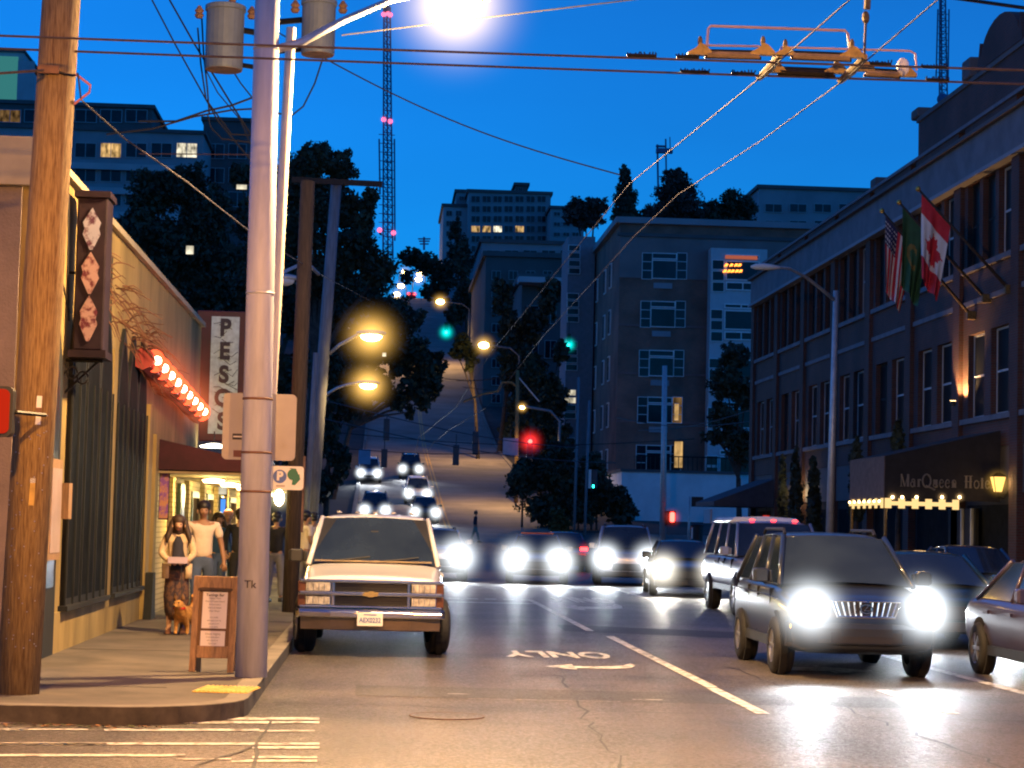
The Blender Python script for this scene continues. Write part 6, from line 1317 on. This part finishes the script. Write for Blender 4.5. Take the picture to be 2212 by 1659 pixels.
c=vehicle('car','grey people carrier with one white headlight showing, left of the small dark sedan','car',(7.25,61,0),R(-5),suv('silver',1.78)); front(c,.80,hr=.68,hs=24,beam=320)
c=vehicle('car','small dark sedan with one warm glaring headlight beside the silver pickup','car',(7.80,52.5,0),R(-4),sedan('blackc',1.42)); front(c,.66,hr=.64,hs=26,beam=320,warm=True)
c=vehicle('car','dark red car with two red tail lights showing behind the grey car','car',(7.1,78,0),R(0),sedan('redc',1.5)); front(c,.88,xs=.55,red=True)
# the car hidden behind the white pickup, one huge headlight showing at its right side
c=vehicle('car','pale car hidden behind the white pickup with one huge white headlight showing','car',(1.72,62,0),R(0),suv('silver',1.55)); front(c,.72,xs=.62,hr=.85,hs=30,beam=420)
# up the hill
def hillcar(label,u,vh,Y,S,hr=.62,hs=16,warm=False,beam=0):
    p=at(u,vh,Y); sl=(prof(Y+4)-prof(Y))/4; t=vehicle('car',label,'car',(p.x,Y,prof(Y+.9)-.9*sl+.02),R(0),S,group=None,pitch=math.atan(sl)); front(t,.82 if S['H']>1.6 else .68,hr=hr,hs=hs,beam=beam,warm=warm); return t
hillcar('white people carrier highest on the hill in the left lane, both headlights on',797,1030,163,suv('white',1.85),beam=420)
hillcar('dark off-roader at the top of the hill queue in the right lane',887,1030,168,suv('blackc',1.9),beam=350)
hillcar('white off-roader in the middle of the hill queue behind the small lit saloon',902,1088,146,suv('white',1.8),beam=0)
hillcar('silver off-roader with roof rails directly above the white pickup cab',810,1108,131,suv('grey',1.8),beam=350)
hillcar('teal saloon lowest in the hill queue, right headlight bluish white',918,1125,132,sedan('teal',1.5),beam=260)
c=vehicle('car','tiny far car at the hill crest showing two red tail lights','car',(at(889,638,424).x,424,prof(424)),0,sedan('blackc',1.5)); 
for sd in (-1,1): MB().box(sd*.6-.2,sd*.6+.2,-.05,.02,.75,1.0).build('tail_light',E['tail'],c,world=False); halo(c,(sd*.6,-.1,.87),.8,(1,.05,.08),2.5,2,world=False)
# ------------------------------------------------------------------ people and dog
SKIN=mat('skin',(.42,.24,.15),.6,var=.08,vscale=12); SKIN2=mat('tanned_skin',(.30,.16,.09),.6,var=.08,vscale=12)
def skin_mesh(name,verts,edges,radii,m,parent,sub=2,root=0):
    me=bpy.data.meshes.new(name); me.from_pydata([tuple(v) for v in verts],edges,[]); me.materials.append(m)
    o=bpy.data.objects.new(name,me); COL.objects.link(o); o.parent=parent
    md=o.modifiers.new('skin','SKIN'); md.use_smooth_shade=True; md.branch_smoothing=.3
    for i,r in enumerate(radii): me.skin_vertices[0].data[i].radius=(r,r) if not isinstance(r,tuple) else r; me.skin_vertices[0].data[i].use_root=(i==root)
    sb=o.modifiers.new('sub','SUBSURF'); sb.levels=sub; sb.render_levels=sub
    return o
class Sk:
    def __init__(s): s.v=[];s.e=[];s.r=[]
    def p(s,co,r,par=None):
        s.v.append(Vector(co)); s.r.append(r); i=len(s.v)-1
        if par is not None: s.e.append((par,i))
        return i
    def chain(s,pts,par):
        for co,r in pts: par=s.p(co,r,par)
        return par
def hand(sk,wrist,wi,fwd_,up,side,curl=.5):
    # palm, four unequal fingers and a thumb from the side of the palm
    f=Vector(fwd_).normalized(); u=Vector(up).normalized(); s=f.cross(u).normalized()*side
    w=Vector(wrist); pm=sk.p(w+f*.05,(.032,.020),wi)
    for k,(o,l) in enumerate(((-.030,.075),(-.010,.088),(.010,.082),(.028,.064))):
        a=w+f*.085+s*o; i=sk.p(a,.0115,pm); d=(f*(1-curl*.4)-u*curl).normalized(); i=sk.p(a+d*l*.5,.0095,i); d2=(f*(1-curl)-u*curl*1.3).normalized(); sk.p(a+d*l*.5+d2*l*.5,.0075,i)
    a=w+f*.035-s*.034; i=sk.p(a,.013,pm); i=sk.p(a+(f*.7-s*.6-u*.3).normalized()*.035,.011,i); sk.p(a+(f*.7-s*.6-u*.3).normalized()*.035+(f-u*.5).normalized()*.028,.009,i)
def person(label,loc,rz,h,top_m,leg_m,hair_m,skin_m,arms,long_hair=False,stride=.12,sleeve=.5,coat=None,skirt=None,head_tilt=0.0,shoe_m=None,female=False,extra=None,cap=None):
    # local frame: faces -y. arms: ((elbow),(wrist)) for image-left (x<0) and image-right (x>0) in units of height 1.75
    t=thing('person',label,'person',tuple(loc),rz); k=h/1.75; t.scale=(k,k,k)
    sw=.165 if female else .19
    b=Sk(); pel=b.p((0,0,.94),(.135,.105)); ch=b.chain([((0,.005,1.08),(.125,.095)),((0,.0,1.25),(.145,.105)),((0,.005,1.40),(.12,.085)),((0,-.0,1.475),.055)],pel)
    hd=Vector((0,-.03-.05*head_tilt,1.60-.02*head_tilt)); i=b.p((0,-.012,1.52),.052,ch); i=b.p(hd+Vector((0,-.005,-.03)),(.068,.078),i); hc=b.p(hd+Vector((0,0,.04)),(.078,.092),i); b.p(hd+Vector((0,.008,.10)),(.06,.07),hc)
    b.p(hd+Vector((0,-.105-.01,-.015)),.014,i)          # nose
    chest=3
    wr=[]
    for sd,(el,wrp,fw) in zip((-1,1),arms):
        sh=b.p((sd*sw,0,1.41),.058,chest); e=b.p(el,.042,sh); w_=b.p(wrp,.028,e); hand(b,wrp,w_,fw,(0,-.2,.98) if abs(Vector(fw).z)<.6 else (0,-1,0),sd*-1,.6); wr.append(Vector(wrp))
    feet=[]
    for sd,st in ((-1,stride),(1,-stride)):
        hp=b.p((sd*.09,0,.88),.09,pel); kn=b.p((sd*.095,-st*.6-.02,.50),.06,hp); an=b.p((sd*.095,-st+.03*(st<0),.10),.038,kn); b.p((sd*.10,-st-.12,.045),.034,an); feet.append(Vector((sd*.10,-st,0)))
    skin_mesh('body',b.v,b.e,b.r,skin_m,t)
    # shirt
    s=Sk(); p0=s.p((0,0,.90 if coat is None else .82),(.165,.13)); c=s.chain([((0,.005,1.08),(.15,.118)),((0,.0,1.26),(.168,.125)),((0,.006,1.405),(.135,.10)),((0,.004,1.455),.07)],p0)
    for sd,(el,wrp,fw) in zip((-1,1),arms):
        shv=Vector((sd*sw,0,1.41)); a=s.p(shv,.074,3); 
        if sleeve<=.5: s.p(shv.lerp(Vector(el),sleeve*2*.85),.064,a)
        else: e=s.p(el,.058,a); s.p(Vector(el).lerp(Vector(wrp),.88),.044,e)
    skin_mesh('jacket' if coat else 'shirt',s.v,s.e,s.r,top_m,t)
    if skirt is None:
        s=Sk(); p0=s.p((0,0,.94),(.158,.128)); s.p((0,0,1.0),(.15,.118),p0)
        for sd,st in ((-1,stride),(1,-stride)): s.chain([((sd*.092,0,.84),.105),((sd*.095,-st*.6-.02,.50),.076),((sd*.095,-st+.03*(st<0),.10),.058)],p0)
        skin_mesh('trousers',s.v,s.e,s.r,leg_m,t)
    else:
        mb=MB(); mb.loft([[(rx*math.cos(2*PI*j/20)*(1+.05*math.sin(j*3.1)),ry*math.sin(2*PI*j/20)*(1+.05*math.cos(j*2.3)),z) for j in range(20)] for rx,ry,z in skirt]); mb.build('skirt',leg_m,t,world=False,smooth=True)
    for f in feet: MB().loft([[(f.x+x*w_,f.y+y,z) for x,z in ((-1,0),(1,0),(.9,zt),(-.9,zt))] for y,w_,zt in ((.07,.04,.07),(.0,.046,.09),(-.10,.05,.06),(-.18,.038,.035))]).build('shoe',shoe_m or K['plastic'],t,world=False,bevel=.01)
    # hair, eyes, mouth
    mb=MB(); mb.ell(hd+Vector((0,.022,.075)),(.100,.108,.088),18,12)
    if long_hair:
        for sd in (-1,1): mb.tube([hd+Vector((sd*.06,.02,.13)),hd+Vector((sd*.098,.025,.03)),hd+Vector((sd*.125,.03,-.08)),hd+Vector((sd*.16,.02,-.17)),hd+Vector((sd*.165,-.02,-.25))],[.032,.042,.046,.042,.014],9)
        mb.tube([hd+Vector((0,.07,.10)),hd+Vector((0,.11,-.05)),hd+Vector((0,.10,-.25))],[.07,.10,.06],10)
    else: mb.tube([hd+Vector((0,.05,.03)),hd+Vector((0,.075,-.05))],[.075,.06],10)
    mb.build('hair',hair_m,t,world=False,smooth=True)
    for sd in (-1,1):
        MB().ell(hd+Vector((sd*.030,-.088,.020)),(.011,.007,.007),8,6).build('eye',K['black'],t,world=False); MB().ell(hd+Vector((sd*.092,.0,-.005)),(.012,.02,.03),8,6).build('ear',skin_m,t,world=False)
    MB().ell(hd+Vector((0,-.088,-.062)),(.022,.007,.006),8,5).build('mouth',mat('lips',(.3,.08,.06),.6),t,world=False)
    if extra: extra(t,wr,hd)
    return t
CR=mat('cream_cardigan',(.50,.38,.24),.9,bump=1.0,bscale=7,var=.2,vscale=8); WT=mat('white_t_shirt',(.66,.54,.42),.9,bump=1.0,bscale=7,var=.08,vscale=4); DK=mat('dark_navy_cloth',(.02,.02,.035),.9,bump=1.0,bscale=7,var=.2); JN=mat('blue_denim',(.06,.09,.17),.9,bump=1.0,bscale=7,var=.2); BR=mat('dark_brown_hair',(.035,.018,.010),.6,var=.4,vscale=30); BLK=mat('black_hair',(.012,.010,.010),.5,var=.3,vscale=30); BLU=mat('blue_jacket',(.03,.08,.18),.85,var=.2); BRS=mat('brown_patterned_skirt',(.10,.05,.035),.9,var=.0,vscale=14,col2=(.03,.02,.03),spread=(.45,.55)); TEAL=mat('pale_teal_trousers',(.12,.22,.20),.9,var=.15); BW=mat('black_and_white_jacket',(.62,.60,.56),.85,var=.0,vscale=5,col2=(.02,.02,.02),spread=(.47,.5)); BLKC=mat('black_coat',(.014,.013,.014),.9,bump=1.0,bscale=7,var=.2); GRY=mat('grey_cloth',(.18,.17,.17),.9,var=.2); BALD=mat('copper_cap',(.45,.2,.12),.5,var=.1)
def woman_x(t,wr,hd):
    c=(wr[0]+wr[1])/2+Vector((0,-.07,.02)); b=MB(); b.obox(c,(.14,0,0),(0,.075,.045),(0,-.002,.003)); b.build('held_paper',mat('mauve_leaflet',(.32,.25,.30),.8,var=.1),t,world=False)
    MB().loft([[(x,y,z) for x,y in ((-w_,-.115),(w_,-.115),(w_*.9,-.137),(-w_*.9,-.137))] for z,w_ in ((.92,.10),(1.1,.085),(1.32,.075),(1.42,.03))]).build('dark_top',DK,t,world=False,smooth=True)
    for sd in (-1,1): MB().loft([[(sd*(x+.02),y,z) for x,y in ((.10,-.135),(.19,-.10),(.20,.09),(.10,.12))] for z in (.80,.92,1.02)]).build('cardigan_flap',CR,t,world=False,smooth=True)
    MB().tube([(.13,-.16,1.0),(.06,-.13,1.25),(-.06,.06,1.44)],.012,5).build('strap',DK,t,world=False)
g=gnd(378,1368,.15)
person('woman with long dark hair and cream cardigan looking down at a leaflet',(g.x,g.y,.15),R(6),1.60,CR,BRS,BR,SKIN,(((-.24,-.03,1.16),(-.12,-.23,1.05),(.5,-.8,.1)),((.24,-.03,1.16),(.12,-.23,1.05),(-.5,-.8,.1))),long_hair=True,sleeve=1,coat=True,female=True,head_tilt=1.3,stride=.05,skirt=((.14,.11,1.0),(.17,.13,.85),(.19,.16,.55),(.17,.17,.32),(.13,.15,.20)),shoe_m=SKIN,extra=woman_x)
g=gnd(432,1346,.15)
person('man in a white T-shirt with short black hair walking close behind the woman',(g.x,g.y,.15),R(8),1.80,WT,JN,BLK,SKIN2,(((-.25,.03,1.15),(-.24,-.10,.92),(.1,-.5,-.8)),((.27,.02,1.13),(.31,-.05,.88),(.1,-.3,-.95))),sleeve=.42,stride=.16)
g=gnd(466,1300,.15)
person('woman in a blue jacket facing left, furthest along the pavement',(g.x,g.y,.15),R(25),1.66,BLU,JN,BR,SKIN,(((-.23,.02,1.15),(-.24,-.10,.92),(0,-.4,-.9)),((.23,.02,1.15),(.24,-.08,.92),(0,-.4,-.9))),long_hair=True,sleeve=1,female=True)
g=gnd(487,1297,.15)
person('person in a black and white jacket, reddish cap and pale teal trousers',(g.x,g.y,.15),R(10),1.72,BW,TEAL,BALD,SKIN,(((-.25,.02,1.16),(-.12,-.20,1.0),(.6,-.6,-.2)),((.25,.02,1.16),(.12,-.20,.98),(-.6,-.6,-.2))),sleeve=1)
g=gnd(513,1302,.15)
person('man in a black coat seen from behind, half hidden by the white pole',(g.x,g.y,.15),R(178),1.74,BLKC,BLKC,BR,SKIN,(((-.26,.02,1.16),(-.27,-.06,.92),(0,-.3,-.95)),((.26,.02,1.16),(.27,-.06,.92),(0,-.3,-.95))),sleeve=1,coat=True)
g=gnd(592,1300,.15)
person('dark clothed person just right of the white pole',(g.x,g.y,.15),R(170),1.70,BLKC,GRY,BLK,SKIN2,(((-.25,.02,1.16),(-.26,-.06,.92),(0,-.3,-.95)),((.25,.02,1.16),(.26,-.06,.92),(0,-.3,-.95))),sleeve=1)
g=gnd(655,1292,.15)
person('person in a pale shirt standing behind the pickup mirror',(g.x,g.y,.15),R(120),1.74,WT,GRY,BLK,SKIN2,(((-.25,.02,1.16),(-.20,-.14,.96),(0,-.6,-.7)),((.25,.02,1.16),(.22,-.14,.96),(0,-.6,-.7))),sleeve=.45)
g=gnd(674,1268,.15)
person('second pale clothed person further back, seen over the pickup mirror',(g.x,g.y,.15),R(200),1.74,WT,GRY,BLK,SKIN2,(((-.25,.02,1.16),(-.26,-.06,.92),(0,-.3,-.95)),((.25,.02,1.16),(.26,-.06,.92),(0,-.3,-.95))),sleeve=.45)
p=gnd(1026,1172,0); py=118
pp=at(1026,1165,py)
person('lone pedestrian crossing at the foot of the hill road, dark top and pale trousers',(pp.x,py,prof(py)),R(80),1.78,DK,TEAL,BLK,SKIN2,(((-.25,.02,1.16),(-.26,-.12,.95),(0,-.4,-.9)),((.25,.02,1.16),(.26,.08,.92),(0,.2,-.95))),sleeve=1,stride=.22)
# dog
g=gnd(392,1372,.15); FUR=mat('tan_dog_fur',(.40,.20,.055),.9,var=.35,vscale=18,bump=.6,bscale=60); FURD=mat('brown_dog_fur',(.14,.07,.03),.9,var=.3,vscale=18)
t=thing('dog','small fluffy tan dog walking in front of the woman beside the sandwich board','dog',(g.x,g.y,.15),R(-14))
s=Sk(); ch=s.p((0,0,.27),(.10,.115)); be=s.p((0,.16,.28),(.085,.10),ch); ru=s.p((0,.32,.28),(.085,.095),be)
nk=s.p((0,-.10,.35),(.085,.09),ch); hdv=s.p((0,-.17,.42),(.080,.082),nk); mz=s.p((0,-.25,.395),(.038,.036),hdv); s.p((0,-.30,.385),(.022,.022),mz)
s.chain([((0,.40,.36),.035),((.02,.42,.45),.045),((.03,.36,.51),.04),((.03,.29,.50),.02)],ru)
for sd,dy in ((-1,-.03),(1,.04)):
    s.chain([((sd*.065,-.02,.20),.045),((sd*.068,.0+dy,.115),.027),((sd*.068,-.01+dy,.035),.022),((sd*.068,-.045+dy,.02),.024)],ch)
    s.chain([((sd*.065,.31,.21),.055),((sd*.068,.28-dy,.15),.034),((sd*.068,.35-dy,.09),.022),((sd*.068,.34-dy,.03),.02),((sd*.068,.305-dy,.02),.023)],ru)
skin_mesh('body',s.v,s.e,s.r,FUR,t)
for sd in (-1,1):
    MB().loft([[(sd*(.05+x),-.155+y,z) for x,y in ((-.025*k,0),(.03*k,.01),(.03*k,.03),(-.02*k,.025))] for z,k in ((.46,1),(.50,.8),(.545,.15))]).build('ear',FURD,t,world=False,smooth=True); MB().ell((sd*.033,-.243,.435),(.011,.008,.011),8,6).build('eye',K['black'],t,world=False)
MB().ell((0,-.325,.392),(.016,.012,.012),8,6).build('nose',K['black'],t,world=False)
b=MB(); r_=random.Random(3)
for i in range(420):
    a=r_.uniform(0,6.28); e=r_.uniform(-1,1); y=r_.choice((-.12,-.05,.05,.15,.27,.36)); rr=.095; c=Vector((math.cos(a)*rr,y,.29+.03*(y<-.08)+math.sin(a)*rr)); d=Vector((math.cos(a)*.3,.8,math.sin(a)*.3-.4)).normalized(); w_=Vector((-math.sin(a),0,math.cos(a)))*.012; b.add([c-w_,c+w_,c+d*.07],[(0,1,2)])
b.build('fur_tufts',FUR,t,world=False)['kind']='stuff'
MB().lathe([(.082,-.012),(.086,-.012),(.086,.012),(.082,.012)],(0,-.115,.36),n=16).build('collar',K['red'],t,world=False)
w0=gnd(378,1368,.15); a=Vector((g.x,g.y-.05,.15+.40)); c=Vector((w0.x+.08,w0.y-.25,1.08)); tag(MB().tube([a,a.lerp(c,.5)-Vector((0,0,.08)),c],.006,5).build('dog_leash',K['wire']),'thin dark leash from the woman to the tan dog','leash')
# ------------------------------------------------------------------ groups for repeats
GR={'street_lamp':'street lamps along the street','traffic_signal':'traffic lights over the junctions','overhead_wire':'overhead wires','utility_pole':'utility poles','cypress':'cypresses against the hotel','car':'cars in the evening traffic','tree':'trees on the hill and street','conifer':'trees on the hill and street','flag':'flags on the hotel','flagpole':'flagpoles on the hotel','transformer':'pole transformers','person':'people on foot','apartment_wing':'blocks on the skyline','condominium':'blocks on the skyline','apartment_block':'blocks on the skyline','strain_insulator':'strain insulators on the span wires','wire_clamp':'clamps on the trolley wires','pickup_truck':'pickups in the street','square_sign':'square signs over the junction','wall_lantern':'wall lanterns','radio_mast':'radio masts on the hill','distant_light':'small lights among the trees','bush':'small lit shrubs'}
for o in list(scene.objects):
    if o.parent is None and o.get('category'):
        g=GR.get(o.name.split('.')[0])
        if g and not o.get('group'): o['group']=g
